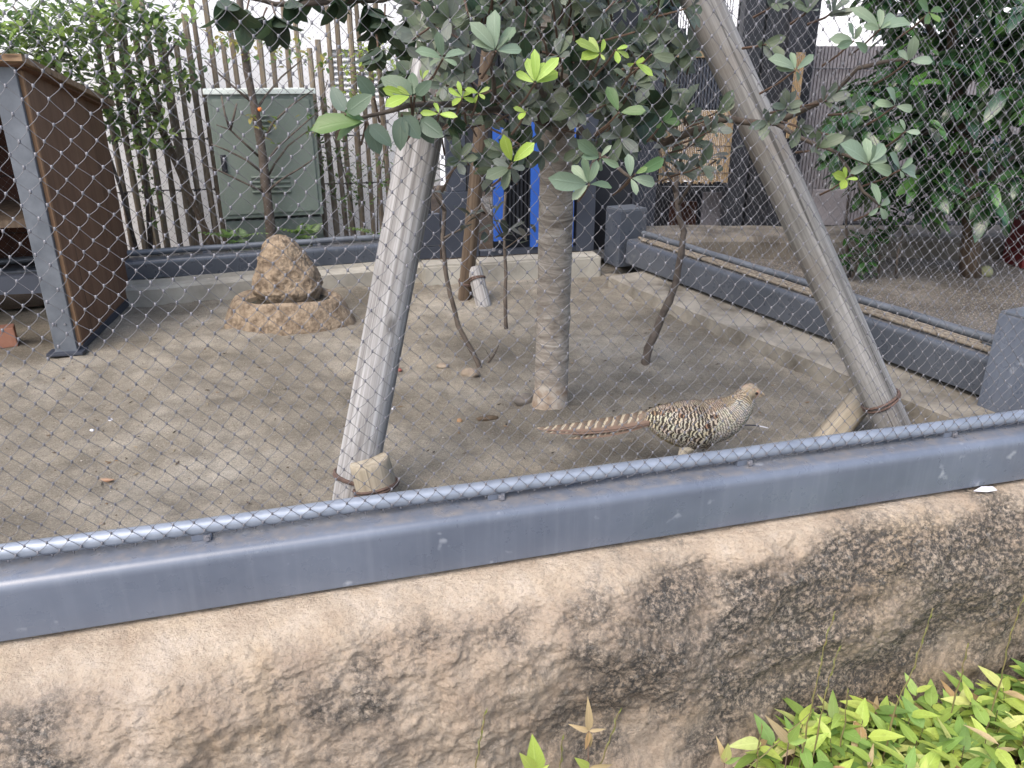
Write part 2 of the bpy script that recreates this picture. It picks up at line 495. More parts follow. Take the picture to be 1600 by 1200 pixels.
# ================================================================ SETTING
def grid_sheet(name, mat, fn, nu, nv, kind='structure', smooth=True):
    vs = [fn(i / (nu - 1), j / (nv - 1)) for j in range(nv) for i in range(nu)]
    fs = [(j * nu + i, j * nu + i + 1, (j + 1) * nu + i + 1, (j + 1) * nu + i) for j in range(nv - 1) for i in range(nu - 1)]
    mb = MB(); mb.add(vs, fs)
    o = mb.build(name, mat, smooth=smooth)
    if kind: o['kind'] = kind
    return o

# the ground all round, lower than the raised soil of the pens
_g = MB(); _g.add([(-150, -60, -0.8), (150, -60, -0.8), (150, 150, -0.8), (-150, 150, -0.8)], [(0, 1, 2, 3)])
_g.build('ground', MAT['plaza'])['kind'] = 'structure'

def bed_fn(u, v):
    p = FRONT.p(-2.2 + 5.4 * u, -2.0 + 2.05 * v, 0)
    return (p.x, p.y, -0.74 + 0.03 * mnoise.fractal(p * 3, 1, 2, 4))
grid_sheet('planting_bed', MAT['bed'], bed_fn, 110, 50)

HOLES = [(G(540, 578), 0.10, 0.045), (G(632, 565), 0.10, 0.05), (G(690, 590), 0.05, 0.02), (G(560, 470), 0.12, 0.03), (G(810, 625), 0.05, 0.03), (G(730, 600), 0.08, -0.015), (G(280, 590), 0.2, -0.02), (G(300, 650), 0.25, -0.015)]
_hr = random.Random(77)
for _i in range(30):
    _p = FRONT.p(_hr.uniform(-1.7, 1.3), _hr.uniform(0.3, 2.4), 0)
    HOLES.append((_p, _hr.uniform(0.03, 0.075), _hr.choice((0.010, 0.014, 0.018, -0.010, -0.012))))
def soil_h(x, y):
    p = Vector((x, y, 0))
    h = 0.016 * mnoise.fractal(p * 1.3, 1.0, 2.0, 3) + 0.013 * mnoise.fractal(p * 6 + Vector((3, 1, 0)), 0.8, 2.1, 4) + 0.0045 * mnoise.fractal(p * 26, 0.9, 2.1, 3)
    for c, r, dep in HOLES:
        q = ((x - c.x) ** 2 + ((y - c.y) * 0.8) ** 2) / (r * r)
        if q < 6:
            h -= dep * math.exp(-q * 1.2)
    return h
def soil_fn(u, v):
    d = 0.09 + 3.6 * v ** 1.35
    p = FRONT.p(-2.6 + 5.4 * u, d, 0)
    return (p.x, p.y, soil_h(p.x, p.y))
grid_sheet('soil_ground', MAT['soil'], soil_fn, 330, 260)

# gravel yard behind the side beam, and the ground behind the back wall
def gravel_fn(u, v):
    p = SIDE.p(-2.2 + 8.0 * v, -0.1 - 7.0 * u ** 1.3, 0)
    return (p.x, p.y, 0.03 + 0.012 * mnoise.fractal(p * 2.5, 1, 2, 4))
grid_sheet('gravel_yard', MAT['gravel'], gravel_fn, 150, 150)
def rear_fn(u, v):
    p = BACK.p(-5 + 9.5 * u, 0.1 + 4.0 * v, 0)
    return (p.x, p.y, 0.02 + 0.02 * mnoise.fractal(p * 2, 1, 2, 3))
grid_sheet('rear_ground', MAT['bed'], rear_fn, 40, 20)

# fine grit lying on the soil
def grit():
    mb = MB()
    for i in range(3600):
        s, d = random.uniform(-1.9, 2.0), 0.14 + 2.9 * random.random() ** 1.6
        p = FRONT.p(s, d, 0)
        if (p.x - SIDE.o.x) * SIDE.n.x + (p.y - SIDE.o.y) * SIDE.n.y < 0.25: continue
        r = random.choice((0.0016, 0.002, 0.0026, 0.003)) * random.uniform(0.7, 1.3)
        if random.random() < 0.02: r *= 1.8
        z = soil_h(p.x, p.y) + r * 0.3
        k = random.random()
        c = S(196, 188, 176, .75) if k < 0.07 else (S(150, 138, 120, .7) if k < 0.6 else S(104, 92, 78, .7))
        vs = [(p.x + r * random.uniform(.7, 1.3), p.y, z), (p.x, p.y + r * random.uniform(.7, 1.3), z), (p.x - r * random.uniform(.7, 1.3), p.y, z), (p.x, p.y - r, z),
              (p.x, p.y, z + r * random.uniform(.5, 1.0)), (p.x, p.y, z - r)]
        mb.add(vs, [(0, 1, 4), (1, 2, 4), (2, 3, 4), (3, 0, 4), (1, 0, 5), (2, 1, 5), (3, 2, 5), (0, 3, 5)], c)
    m, nt, b = new_mat('grit')
    nt.links.new(N(nt, 'ShaderNodeAttribute', attribute_name='Col').outputs['Color'], b.inputs['Base Color'])
    b.inputs['Roughness'].default_value = 0.9
    MAT['vcol'] = m
    tag(mb.build('soil_grit', m), 'fine stone grit scattered over the sandy pen soil', 'grit', kind='stuff')
grit()
def litter():
    mb = MB()
    rnd = random.Random(31)
    for i in range(420):
        s_, d = rnd.uniform(-1.8, 1.9), 0.16 + 2.9 * rnd.random() ** 1.3
        p = FRONT.p(s_, d, 0)
        if (p - SIDE.o).dot(SIDE.n) < 0.25: continue
        L, w = rnd.uniform(0.004, 0.016), rnd.uniform(0.0015, 0.005)
        a = rnd.uniform(0, 6.28)
        u, v = Vector((math.cos(a), math.sin(a), 0)) * L, Vector((-math.sin(a), math.cos(a), 0)) * w
        z = soil_h(p.x, p.y) + 0.002
        c = rnd.choice((S(70, 58, 46, .8), S(88, 74, 60, .8), S(58, 50, 44, .8), S(120, 98, 74, .8), S(150, 136, 112, .8)))
        p = Vector((p.x, p.y, z))
        vs = [p - u, p + v + Vector((0, 0, .002)), p + u + Vector((0, 0, rnd.uniform(0, .004))), p - v, p + Vector((0, 0, 0.0035))]
        mb.add(vs, [(0, 3, 4), (3, 2, 4), (2, 1, 4), (1, 0, 4), (0, 1, 2, 3)], c)
    tag(mb.build('leaf_litter', MAT['vcol']), 'dry brown leaf crumbs and twig bits strewn over the pen soil', 'litter', kind='stuff')
litter()

# ---------------------------------------------------------------- the rock retaining wall under the front beam
def rock_wall():
    ns, nv = 860, 185
    S0, S1 = -1.9, 2.6
    vs = []
    for j in range(nv):
        v = j / (nv - 1)
        for i in range(ns):
            s = S0 + (S1 - S0) * i / (ns - 1)
            k = min(1.0, max(0.0, (s + 1.2) / 2.3))
            shelf = 0.20 * (1 - k) + 0.075 * k
            # profile: shelf, rounded shoulder, steep face
            prof = [(0.12, -0.010), (0.0, -0.012), (-shelf * 0.55, -0.022 - 0.03 * (1 - k)), (-shelf * 0.95, -0.06 - 0.05 * (1 - k)), (-shelf - 0.035, -0.15 - 0.04 * (1 - k)), (-shelf - 0.045, -0.33), (-shelf - 0.02, -0.50), (-shelf - 0.03, -0.86)]
            x = v * (len(prof) - 1)
            a = min(int(x), len(prof) - 2); t = x - a
            P = [prof[max(a - 1, 0)], prof[a], prof[a + 1], prof[min(a + 2, len(prof) - 1)]]
            cr = lambda q: 0.5 * (2 * P[1][q] + (P[2][q] - P[0][q]) * t + (2 * P[0][q] - 5 * P[1][q] + 4 * P[2][q] - P[3][q]) * t * t + (3 * P[1][q] - P[0][q] - 3 * P[2][q] + P[3][q]) * t ** 3)
            d, z = cr(0), cr(1)
            p = FRONT.p(s, d, z)
            w = min(1.0, max(0.0, (v - 0.10) / 0.28))
            big = mnoise.fractal(p * 3.2 + Vector((5, 2, 1)), 1.0, 2.0, 3)
            rid = 1 - abs(mnoise.noise(p * 6.5 + Vector((1, 7, 3)))) * 2
            midn = mnoise.fractal(p * 13 + Vector((2, 2, 2)), 0.8, 2.1, 3)
            fin = mnoise.fractal(p * 34, 0.30, 2.3, 5)
            disp = w * (0.036 * big + 0.006 * rid + 0.0085 * midn) + (0.14 + 0.86 * w) * 0.0062 * fin + 0.002 * midn * (1 - w)
            out = (-FRONT.n * (0.85 * w + 0.1) + Vector((0, 0, 1)) * (0.75 - 0.45 * w))
            vs.append(p + out * disp * (1.0 if v > 0.06 else 0.35))
    fs = [(j * ns + i, j * ns + i + 1, (j + 1) * ns + i + 1, (j + 1) * ns + i) for j in range(nv - 1) for i in range(ns - 1)]
    mb = MB(); mb.add(vs, fs)
    o = mb.build('rock_wall', MAT['rock'], origin=FRONT.p(0.3, -0.1, -0.3), smooth=True)
    # solid colour coordinates stay in metres round the wall's own origin
    tag(o, 'rough tan rock retaining wall stained black, under the front steel beam', 'wall')
rock_wall()

# ---------------------------------------------------------------- front beam, tube and net
TUBE_D, TUBE_Z, TUBE_R = 0.075, 0.181, 0.0185
def rounded(prof_corners, r=0.014, seg=5):
    out = []
    n = len(prof_corners)
    rs = r if hasattr(r, '__len__') else [r] * n
    for i in range(n):
        r = rs[i]
        p0, p1, p2 = Vector(prof_corners[i - 1]), Vector(prof_corners[i]), Vector(prof_corners[(i + 1) % n])
        a, b = p1 + (p0 - p1).normalized() * r, p1 + (p2 - p1).normalized() * r
        for k in range(seg + 1):
            t = k / seg
            q = (a * (1 - t) + p1 * t) * (1 - t) + (p1 * (1 - t) + b * t) * t
            out.append((q.x, q.y))
    return out

def make_frame(line, a, b, label, cat, z0, h, depth, tube_d, tube_z, tube_r, brackets, mat, tmat, name='net_sill', back=1):
    c = line.p((a + b) / 2, 0, z0)
    t = thing(name, label, cat, c)
    mb = MB()
    prof = rounded([(0, z0), (0, z0 + h), (depth * back, z0 + h), (depth * back, z0)], (0.004, 0.030, 0.014, 0.004), 8)
    mb.extrude(prof, a, b, line)
    mb.build('beam', mat, t, smooth=True, auto=50)
    tb = MB()
    n = 24
    tb.tube([line.p(a + (b - a) * i / n, tube_d * back, tube_z + 0.0015 * math.sin(i * 1.7)) for i in range(n + 1)], tube_r, 20)
    tb.build('tube_rail', tmat, t, smooth=True, auto=50)
    R = Matrix.Rotation(line.ang, 3, 'Z')
    for s in brackets:
        br = MB()
        br.box(line.p(s, tube_d * back - 0.004 * back, (z0 + h + tube_z - tube_r) / 2 + 0.002), (0.045, 0.022, tube_z - tube_r - z0 - h + 0.004), R, 0.002)
        bo = br.build('bracket', mat, t)
        bb = MB()
        q = line.p(s + 0.012, tube_d * back - 0.016 * back, (z0 + h + tube_z - tube_r) / 2 + 0.002)
        bb.tube([q, q - line.n * 0.010 * back], 0.006, 6)
        bb.box(q - line.n * 0.004 * back, (0.016, 0.002, 0.016), R)
        bb.build('bolt', MAT['ferrule'], bo)
    return t

FB = [FRONT.hit(px, py, 0.085)[0] for px, py in ((318, 838), (772, 777), (1155, 728), (1472, 687))]
make_frame(FRONT, -1.9, 2.5, 'long blue-grey steel beam with galvanised tube rail on top of the rock wall', 'beam', 0.002, 0.148, 0.14, TUBE_D, TUBE_Z, TUBE_R, [FB[0] - 0.56] + FB + [FB[3] + 0.5], MAT['beam'], MAT['galv'])

def net(name, label, line, d, s0, s1, z0, z1, w=0.043, h=0.0465, r=0.00075, seg=4, sides=3, wrap=None, ferr=(0.0022, 0.0036), seed=1, billow=0.008, group=None):
    """woven cable net: a lattice of diamonds with a crimped ferrule at each crossing"""
    rng = np.random.default_rng(seed)
    nc = int((s1 - s0) / w) + 1
    vmin = -wrap[2] * math.radians(165) if wrap else 0.0
    j0 = int(math.floor(vmin / (h / 2)))
    j1 = int((z1 - z0) / (h / 2))
    J = np.arange(j0, j1 + 1)
    nj = len(J)
    ii, jj = np.meshgrid(np.arange(nc), J)
    U = s0 + (ii + 0.5 * (jj % 2)) * w
    V = jj * (h / 2)
    low = lambda a, b, k: np.sin(U * a + k) * np.cos(V * b + 2 * k)
    fade = np.clip(V / 0.08, 0, 1)
    U = U + (0.006 * low(4.1, 3.3, 1.1) + 0.003 * low(11, 9, 2.2)) * fade + rng.normal(0, 0.0012, U.shape) * fade
    V = V + (0.006 * low(3.7, 4.4, 0.4) + 0.003 * low(10, 12, 3.1)) * fade + rng.normal(0, 0.0012, U.shape)
    D = billow * (np.sin(U * 2.3 + 0.5) * np.sin(V * 2.6 + 0.2) + 0.3 * np.sin(U * 7 + V * 5)) * fade + rng.normal(0, 0.0005, U.shape)
    def world(u, v, dd):
        if wrap:
            td, tz, tr = wrap
            ph = np.clip(-v / tr, 0, None)
            dist = np.where(v >= 0, td - tr, td - tr * np.cos(ph)) + dd * (v >= 0)
            zz = np.where(v >= 0, tz + v, tz - tr * np.sin(ph))
        else:
            dist = d + dd
            zz = z0 + v
        O = np.array(line.o); u3 = np.array(line.u); n3 = np.array(line.n)
        return O + u[..., None] * u3 + dist[..., None] * n3 + zz[..., None] * np.array([0, 0, 1.0])
    # edges
    A, B, kind = [], [], []
    for sgn in (0, 1):
        a_j = slice(0, nj - 1)
        odd = (jj[:-1] % 2)
        tgt = ii[:-1] + (odd if sgn == 0 else odd - 1)        # up-right / up-left neighbour
        ok = (tgt >= 0) & (tgt < nc)
        rows = np.repeat(np.arange(nj - 1)[:, None], nc, 1)
        A.append(np.stack([rows[ok], ii[:-1][ok]], 1)); B.append(np.stack([rows[ok] + 1, tgt[ok]], 1)); kind.append(np.full(ok.sum(), sgn))
    A, B, kind = np.concatenate(A), np.concatenate(B), np.concatenate(kind)
    t = np.linspace(0, 1, seg + 1)[None, :]
    ua, va, da = (X[A[:, 0], A[:, 1]][:, None] for X in (U, V, D))
    ub, vb, db = (X[B[:, 0], B[:, 1]][:, None] for X in (U, V, D))
    sm = t * t * (3 - 2 * t)
    k = kind[:, None]
    bow = np.where(k == 0, 0.0018, 0.0006) * (1 + 0.5 * rng.normal(0, 1, (len(A), 1))) * 4 * t * (1 - t)
    tt = np.where(k == 0, 0.45 * t + 0.55 * sm, 0.85 * t + 0.15 * sm)
    u = ua + (ub - ua) * tt + bow * 0.8
    v = va + (vb - va) * t - bow * 0.8 * (k == 0)
    dd = da + (db - da) * t + np.where(k == 0, 1, -1) * r * 0.6
    P = world(u, v, dd)                                        # E x (seg+1) x 3
    E = P.shape[0]
    T = np.gradient(P, axis=1)
    T /= np.linalg.norm(T, axis=2, keepdims=True) + 1e-12
    nn = np.broadcast_to(np.array(line.n), T.shape)
    S1_ = np.cross(T, nn); S1_ /= np.linalg.norm(S1_, axis=2, keepdims=True) + 1e-12
    S2_ = np.cross(T, S1_)
    rings = []
    for q in range(sides):
        th = 2 * math.pi * q / sides
        rings.append(P + r * (math.cos(th) * S1_ + math.sin(th) * S2_))
    Vt = np.stack(rings, 2).reshape(-1, 3)                     # E, seg+1, sides
    base = np.arange(E * (seg + 1)).reshape(E, seg + 1)[:, :-1].ravel() * sides
    Fq = []
    for q in range(sides):
        q2 = (q + 1) % sides
        Fq.append(np.stack([base + q, base + q2, base + sides + q2, base + sides + q], 1))
    F = np.concatenate(Fq)
    c = line.p((s0 + s1) / 2, d, z0)
    root = thing(name, label, 'net', c, group)
    def fast_mesh(nm, Vt, F, mat):
        me = bpy.data.meshes.new(nm)
        me.vertices.add(len(Vt)); me.vertices.foreach_set('co', (Vt - np.array(c)).astype(np.float32).ravel())
        k = F.shape[1]
        me.loops.add(F.size); me.loops.foreach_set('vertex_index', F.astype(np.int32).ravel())
        me.polygons.add(len(F)); me.polygons.foreach_set('loop_start', np.arange(0, F.size, k, dtype=np.int32))
        me.update(calc_edges=True)
        me.polygons.foreach_set('use_smooth', np.ones(len(F), dtype=bool))
        me.materials.append(mat)
        o = bpy.data.objects.new(nm, me); col.objects.link(o); o.parent = root
        return o
    ow = fast_mesh('wire', Vt, F, MAT['wire']); ow['kind'] = 'stuff'
    # ferrules: short crimped sleeves, upright
    C = world(U, V, D).reshape(-1, 3)
    rr, hh = ferr
    th = np.arange(6) * math.pi / 3
    ux, nx = np.array(line.u), np.array(line.n)
    ringo = []
    for zz, rad in ((-hh, rr * .75), (-hh * .5, rr), (hh * .5, rr), (hh, rr * .75)):
        ringo.append(rad * (np.cos(th)[:, None] * ux * 1.2 + np.sin(th)[:, None] * nx * 0.9) + np.array([0, 0, zz]))
    ringo = np.concatenate(ringo)                              # 24
    Vf = (C[:, None, :] + ringo[None]).reshape(-1, 3)
    f0 = []
    for ring in range(3):
        for q in range(6):
            q2 = (q + 1) % 6
            f0.append((ring * 6 + q, ring * 6 + q2, ring * 6 + 6 + q2, ring * 6 + 6 + q))
    f0 += [(0, 3, 2, 1), (0, 5, 4, 3), (18, 19, 20, 21), (18, 21, 22, 23)]
    f0 = np.array(f0)
    Ff = (f0[None] + (np.arange(len(C)) * 24)[:, None, None]).reshape(-1, 4)
    of = fast_mesh('ferrule', Vf, Ff, MAT['ferrule']); of['kind'] = 'stuff'
    return root

net('wire_net', 'steel cable net in the nearest plane, laced round the front tube rail', FRONT, TUBE_D - TUBE_R, -1.75, 2.45, TUBE_Z, 2.3, wrap=(TUBE_D, TUBE_Z, TUBE_R + 0.0022))

# ---------------------------------------------------------------- side beam (dividing the two pens), its net and kerb
LS = SIDE.len
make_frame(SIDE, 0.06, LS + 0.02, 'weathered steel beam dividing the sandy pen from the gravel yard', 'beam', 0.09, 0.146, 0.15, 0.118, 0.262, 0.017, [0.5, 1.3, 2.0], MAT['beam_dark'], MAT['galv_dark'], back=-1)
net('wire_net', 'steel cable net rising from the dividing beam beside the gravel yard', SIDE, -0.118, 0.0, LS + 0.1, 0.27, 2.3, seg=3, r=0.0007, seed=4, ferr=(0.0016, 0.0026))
def side_kerb():
    s0, s1 = -0.75, LS + 0.15
    inner = [SIDE.hit(*p)[0] for p in ((0, 0),)] if False else None
    q0, q1 = G(1520, 665, 0.065), G(960, 435, 0.065)
    KL = Line(q0, q1)
    mb = MB()
    n = 40
    prof = [(0.012, -0.03), (0.004, 0.060), (-0.012, 0.067), (-0.36, 0.076), (-0.36, -0.03)]
    vs, fs = [], []
    for i in range(n + 1):
        s = -0.5 + (KL.len + 0.55) * i / n
        for (d, z) in prof:
            p = KL.p(s, d, z)
            vs.append(p + Vector((0, 0, 0.004 * mnoise.noise(p * 4))) + KL.n * 0.006 * mnoise.noise(p * 7))
    m = len(prof)
    for i in range(n):
        for k in range(m):
            fs.append((i * m + k, i * m + (k + 1) % m, (i + 1) * m + (k + 1) % m, (i + 1) * m + k))
    fs += [tuple(range(m)), tuple(n * m + k for k in range(m))]
    mb.add(vs, fs)
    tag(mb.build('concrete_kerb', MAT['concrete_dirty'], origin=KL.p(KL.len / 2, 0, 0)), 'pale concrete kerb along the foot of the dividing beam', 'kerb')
side_kerb()

# rods of dry bamboo tied on top of the dividing beam
def rods():
    for i, (dd, dz, sa, sb, lab) in enumerate(((-0.032, 0.010, 0.12, LS - 0.08, 'thicker bamboo rod lying on the dividing beam, nearest the pen edge'),
                                               (-0.060, 0.013, 0.05, LS - 0.02, 'dry bamboo rod in the middle of the bundle on the dividing beam'),
                                               (-0.088, 0.010, 0.2, LS - 0.12, 'thin bamboo rod lying against the tube rail of the dividing beam'))):
        mb = MB()
        n = 26
        r = (0.0085, 0.0080, 0.0070)[i]
        pts, rad = [], []
        for k in range(n + 1):
            s = sa + (sb - sa) * k / n
            pts.append(SIDE.p(s, dd + 0.003 * math.sin(s * 2 + i), 0.2385 + r + dz * 0.1 + 0.001 * math.sin(s * 5)))
            rad.append(r * (1.12 if k % 5 == 0 else 1.0))
        mb.tube(pts, rad, 9)
        tag(mb.build('bamboo_rod', MAT['rod'], origin=pts[0], smooth=True, auto=50), lab, 'rod', 'bamboo rods on the dividing beam')
    for s in (0.9, 1.75, 2.25):
        mb = MB()
        c = SIDE.p(s, -0.060, 0.2385 + 0.010)
        ring = [c + SIDE.n * (0.042 * math.cos(a)) + Vector((0, 0, 0.013 * math.sin(a))) for a in np.linspace(0, 2 * math.pi, 13)]
        mb.tube(ring, 0.0022, 5, False)
        tag(mb.build('cable_tie', MAT['black'], origin=c), ('black tie round the bamboo rods, nearest the front corner post', 'black tie round the middle of the bamboo rods', 'black tie round the bamboo rods, nearest the back corner post')[(0.9, 1.75, 2.25).index(s)], 'cable tie')
rods()

# corner boxes
def corner_box(name, label, c, ang, sx, sy, z0, z1, mat):
    t = thing(name, label, 'post', (c.x, c.y, z0))
    R = Matrix.Rotation(ang, 3, 'Z')
    MB().box((c.x, c.y, (z0 + z1) / 2), (sx, sy, z1 - z0), R, 0.006).build('box_section', mat, t)
    MB().box((c.x, c.y, z1 + 0.0045), (sx - 0.006, sy - 0.006, 0.009), R, 0.003).build('cap_plate', MAT['galv_dark'], t)
    for k in (0.25, 0.8):
        b = c - (R @ Vector((0, sy / 2 + 0.003, 0))) + (R @ Vector((sx * 0.2, 0, 0)))
        q = Vector((b.x, b.y, z0 + (z1 - z0) * k))
        MB().tube([q, q - R @ Vector((0, 0.006, 0))], 0.006, 6).build('bolt', MAT['ferrule'], t)
    return t
_c = SIDE.p(-0.02, -0.075, 0)
corner_box('corner_post', 'short blue-grey box post where the dividing beam meets the front', _c, SIDE.ang + math.pi / 2, 0.24, 0.20, 0.0, 0.41, MAT['beam'])
_c2 = SIDE.p(LS + 0.13, -0.06, 0)
corner_box('corner_post', 'short dark box post at the back corner beside the blue framed door', _c2, SIDE.ang + math.pi / 2, 0.19, 0.17, 0.06, 0.40, MAT['beam_dark'])

# ---------------------------------------------------------------- back of the pen
def back_part():
    sl, sr = BACK.hit(150, 470)[0], BACK.hit(668, 440)[0]
    # kerb, irregular
    mb = MB()
    n = 30
    vs, fs = [], []
    prof = [(0.0, -0.03), (-0.003, 0.085), (0.012, 0.098), (0.06, 0.104), (0.064, 0.125), (0.30, 0.13), (0.30, -0.03)]
    for i in range(n + 1):
        s = sl + (sr - sl) * i / n
        for d, z in prof:
            p = BACK.p(s, d, z)
            vs.append(p + Vector((0, 0, 0.006 * mnoise.noise(p * 5))) + BACK.n * 0.008 * mnoise.noise(p * 6))
    m = len(prof)
    for i in range(n):
        for k in range(m):
            fs.append((i * m + k, i * m + (k + 1) % m, (i + 1) * m + (k + 1) % m, (i + 1) * m + k))
    fs += [tuple(range(m)), tuple(n * m + k for k in range(m))]
    mb.add(vs, fs)
    tag(mb.build('concrete_kerb', MAT['concrete'], origin=BACK.p(0.7, 0, 0)), 'low concrete kerb behind the stone basin', 'kerb')
    z0 = BACK.hit(400, 423, 0.07)[1]
    z1 = BACK.hit(400, 394, 0.07)[1]
    zt = BACK.hit(400, 383, 0.15)[1]
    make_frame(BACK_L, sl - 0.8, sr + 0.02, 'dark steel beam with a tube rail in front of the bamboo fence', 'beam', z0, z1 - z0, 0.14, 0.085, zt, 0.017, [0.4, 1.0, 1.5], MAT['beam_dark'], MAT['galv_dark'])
    net('wire_net', 'steel cable net between the bamboo fence and the sandy pen', BACK_L, 0.085, sl - 0.6, sr + 0.02, zt, 2.4, seg=2, r=0.0004, seed=9, ferr=(0.0013, 0.0022))
BACK_L = Line(BACK.p(0, 0.07, 0), BACK.p(1, 0.07, 0))
back_part()

# pale kerb under the door
DOORL = Line(G(668, 447), G(930, 430))
def door_kerb():
    L = DOORL.hit(935, 430)[0]
    for k, (a, b, lab) in enumerate(((-0.02, 0.30, 'short pale kerb block below the grey door panel, next to the pale stake'), (0.32, L + 0.02, 'white-topped kerb below the blue framed door'))):
        mb = MB()
        c = DOORL.p((a + b) / 2, 0.08, 0.035)
        bm = bmesh.new(); bmesh.ops.create_cube(bm, size=1)
        bmesh.ops.scale(bm, vec=(b - a, 0.16, 0.17), verts=bm.verts)
        bmesh.ops.bevel(bm, geom=list(bm.edges), offset=0.012, segments=2, affect='EDGES')
        bmesh.ops.subdivide_edges(bm, edges=[e for e in bm.edges if e.calc_length() > 0.1], cuts=6, use_grid_fill=True)
        R = Matrix.Rotation(DOORL.ang, 3, 'Z')
        vs = []
        bm.verts.index_update()
        for v in bm.verts:
            p = c + R @ v.co
            vs.append(p + Vector((0.006 * mnoise.noise(p * 8), 0.006 * mnoise.noise(p * 8 + Vector((9, 0, 0))), 0.005 * mnoise.noise(p * 6))))
        mb.add(vs, [[v.index for v in f.verts] for f in bm.faces]); bm.free()
        tag(mb.build('concrete_kerb', MAT['concrete'], origin=c), lab, 'kerb')
door_kerb()

def door_wall():
    """dark steel door bay behind the tree: posts, kick panels, a meshed opening and blue bars"""
    D = 0.16
    L = DOORL
    R = Matrix.Rotation(L.ang, 3, 'Z')
    t = thing('aviary_door', 'dark steel door bay with blue upright bars behind the tree trunk', 'door', L.p(0.5, D, 0.1))
    def panel(x0, x1, yb, yt, nm, mat, dd=0.0, th=0.05, bev=0.004, zmin=None, zmax=None):
        xm = (x0 + x1) / 2
        sa, sb = L.hit(x0, (yb + yt) / 2, D + dd)[0], L.hit(x1, (yb + yt) / 2, D + dd)[0]
        zb = L.hit(xm, yb, D + dd)[1] if zmin is None else zmin
        zt = L.hit(xm, yt, D + dd)[1] if zmax is None else zmax
        return MB().box(L.p((sa + sb) / 2, D + dd + th / 2, (zb + zt) / 2), (sb - sa, th, zt - zb), R, bev).build(nm, mat, t)
    panel(606, 688, 412, 387, 'kick_panel', MAT['slate'], zmin=0.125)
    panel(606, 688, 385, 336, 'kick_panel', MAT['slate'])
    panel(690, 748, 420, 300, 'kick_panel', MAT['slate'], -0.01, zmin=0.125)
    panel(750, 908, 411, 388, 'bottom_rail', MAT['slate'], -0.012, zmin=0.125)
    panel(910, 941, 411, -300, 'door_post', MAT['slate'], -0.02, 0.08, zmin=0.125)
    panel(690, 722, 300, -300, 'door_post', MAT['slate'], 0.0, 0.06)
    panel(640, 662, 336, -300, 'door_post', MAT['black'], 0.02, 0.06)
    panel(724, 768, 300, -300, 'door_stile', MAT['black'], 0.004)
    panel(941, 1000, 411, -300, 'side_board', MAT['black'], 0.10, 0.03, zmin=0.1)
    # narrow dark slats fill the door
    slat = MB()
    x = 772
    while x < 906:
        sa = L.hit(x, 300, D + 0.05)[0]
        slat.box(L.p(sa, D + 0.06, 1.15), (0.012, 0.012, 1.85), R)
        x += 6.2
    o = slat.build('mesh_bars', MAT['black'], t); o['kind'] = 'stuff'
    panel(768, 908, 386, -300, 'back_board', MAT['black'], 0.12, 0.02)
    for (a, b, y0, y1) in ((771, 787, 377, 188), (830, 843, 386, 188), (880, 898, 386, 190)):
        panel(a, b, y0, y1, 'blue_bar', MAT['blue'], -0.03, 0.02, 0.002)
    for px, py in ((771, 390), (781, 393), (891, 387)):
        q = L.w(px, py, D - 0.013)
        MB().tube([q, q - L.n * 0.012], 0.011, 8).build('bolt', MAT['ferrule'], t)
door_wall()

# ---------------------------------------------------------------- white building, louvre, bamboo fence, cabinet
def white_building():
    d = 1.15
    t = thing('white_building', 'white plastered building with a louvred vent behind the bamboo fence', 'building', BACK.p(0.5, d, -0.3))
    s0 = -5.5
    s1 = BACK.hit(660, 200, d)[0]
    lo0, lz0 = BACK.hit(516, 165, d); lo1, lz1 = BACK.hit(608, 72, d)
    mb = MB()
    R = Matrix.Rotation(BACK.ang, 3, 'Z')
    def blk(a, b, z0, z1):
        mb.box(BACK.p((a + b) / 2, d + 0.15, (z0 + z1) / 2), (b - a, 0.3, z1 - z0), R)
    blk(s0, lo0, -0.3, 5.0); blk(lo1, s1, -0.3, 5.0)
    blk(lo0, lo1, -0.3, lz0); blk(lo0, lo1, lz1, 5.0)
    mb.build('wall', MAT['white'], t)
    fr = MB()
    w = 0.025
    fr.box(BACK.p((lo0 + lo1) / 2, d + 0.02, lz0 + w / 2), (lo1 - lo0 - 0.004, 0.06, w), R).box(BACK.p((lo0 + lo1) / 2, d + 0.02, lz1 - w / 2), (lo1 - lo0 - 0.004, 0.06, w), R)
    fr.box(BACK.p(lo0 + w / 2, d + 0.02, (lz0 + lz1) / 2), (w - .004, 0.058, lz1 - lz0 - 2 * w), R).box(BACK.p(lo1 - w / 2, d + 0.02, (lz0 + lz1) / 2), (w - .004, 0.058, lz1 - lz0 - 2 * w), R)
    vent = fr.build('vent', MAT['white'], t)
    n = 9
    for i in range(n):
        z = lz0 + w + (lz1 - lz0 - 2 * w) * (i + 0.5) / n
        MB().box(BACK.p((lo0 + lo1) / 2, d + 0.03, z), (lo1 - lo0 - 2 * w - .004, 0.05, 0.012), R @ Matrix.Rotation(math.radians(40), 3, 'X')).build('slat', MAT['white'], vent)
    MB().box(BACK.p((lo0 + lo1) / 2, d + 0.12, (lz0 + lz1) / 2), (lo1 - lo0 - .004, 0.02, lz1 - lz0 - .004), R).build('vent_back', MAT['slate'], vent)
white_building()

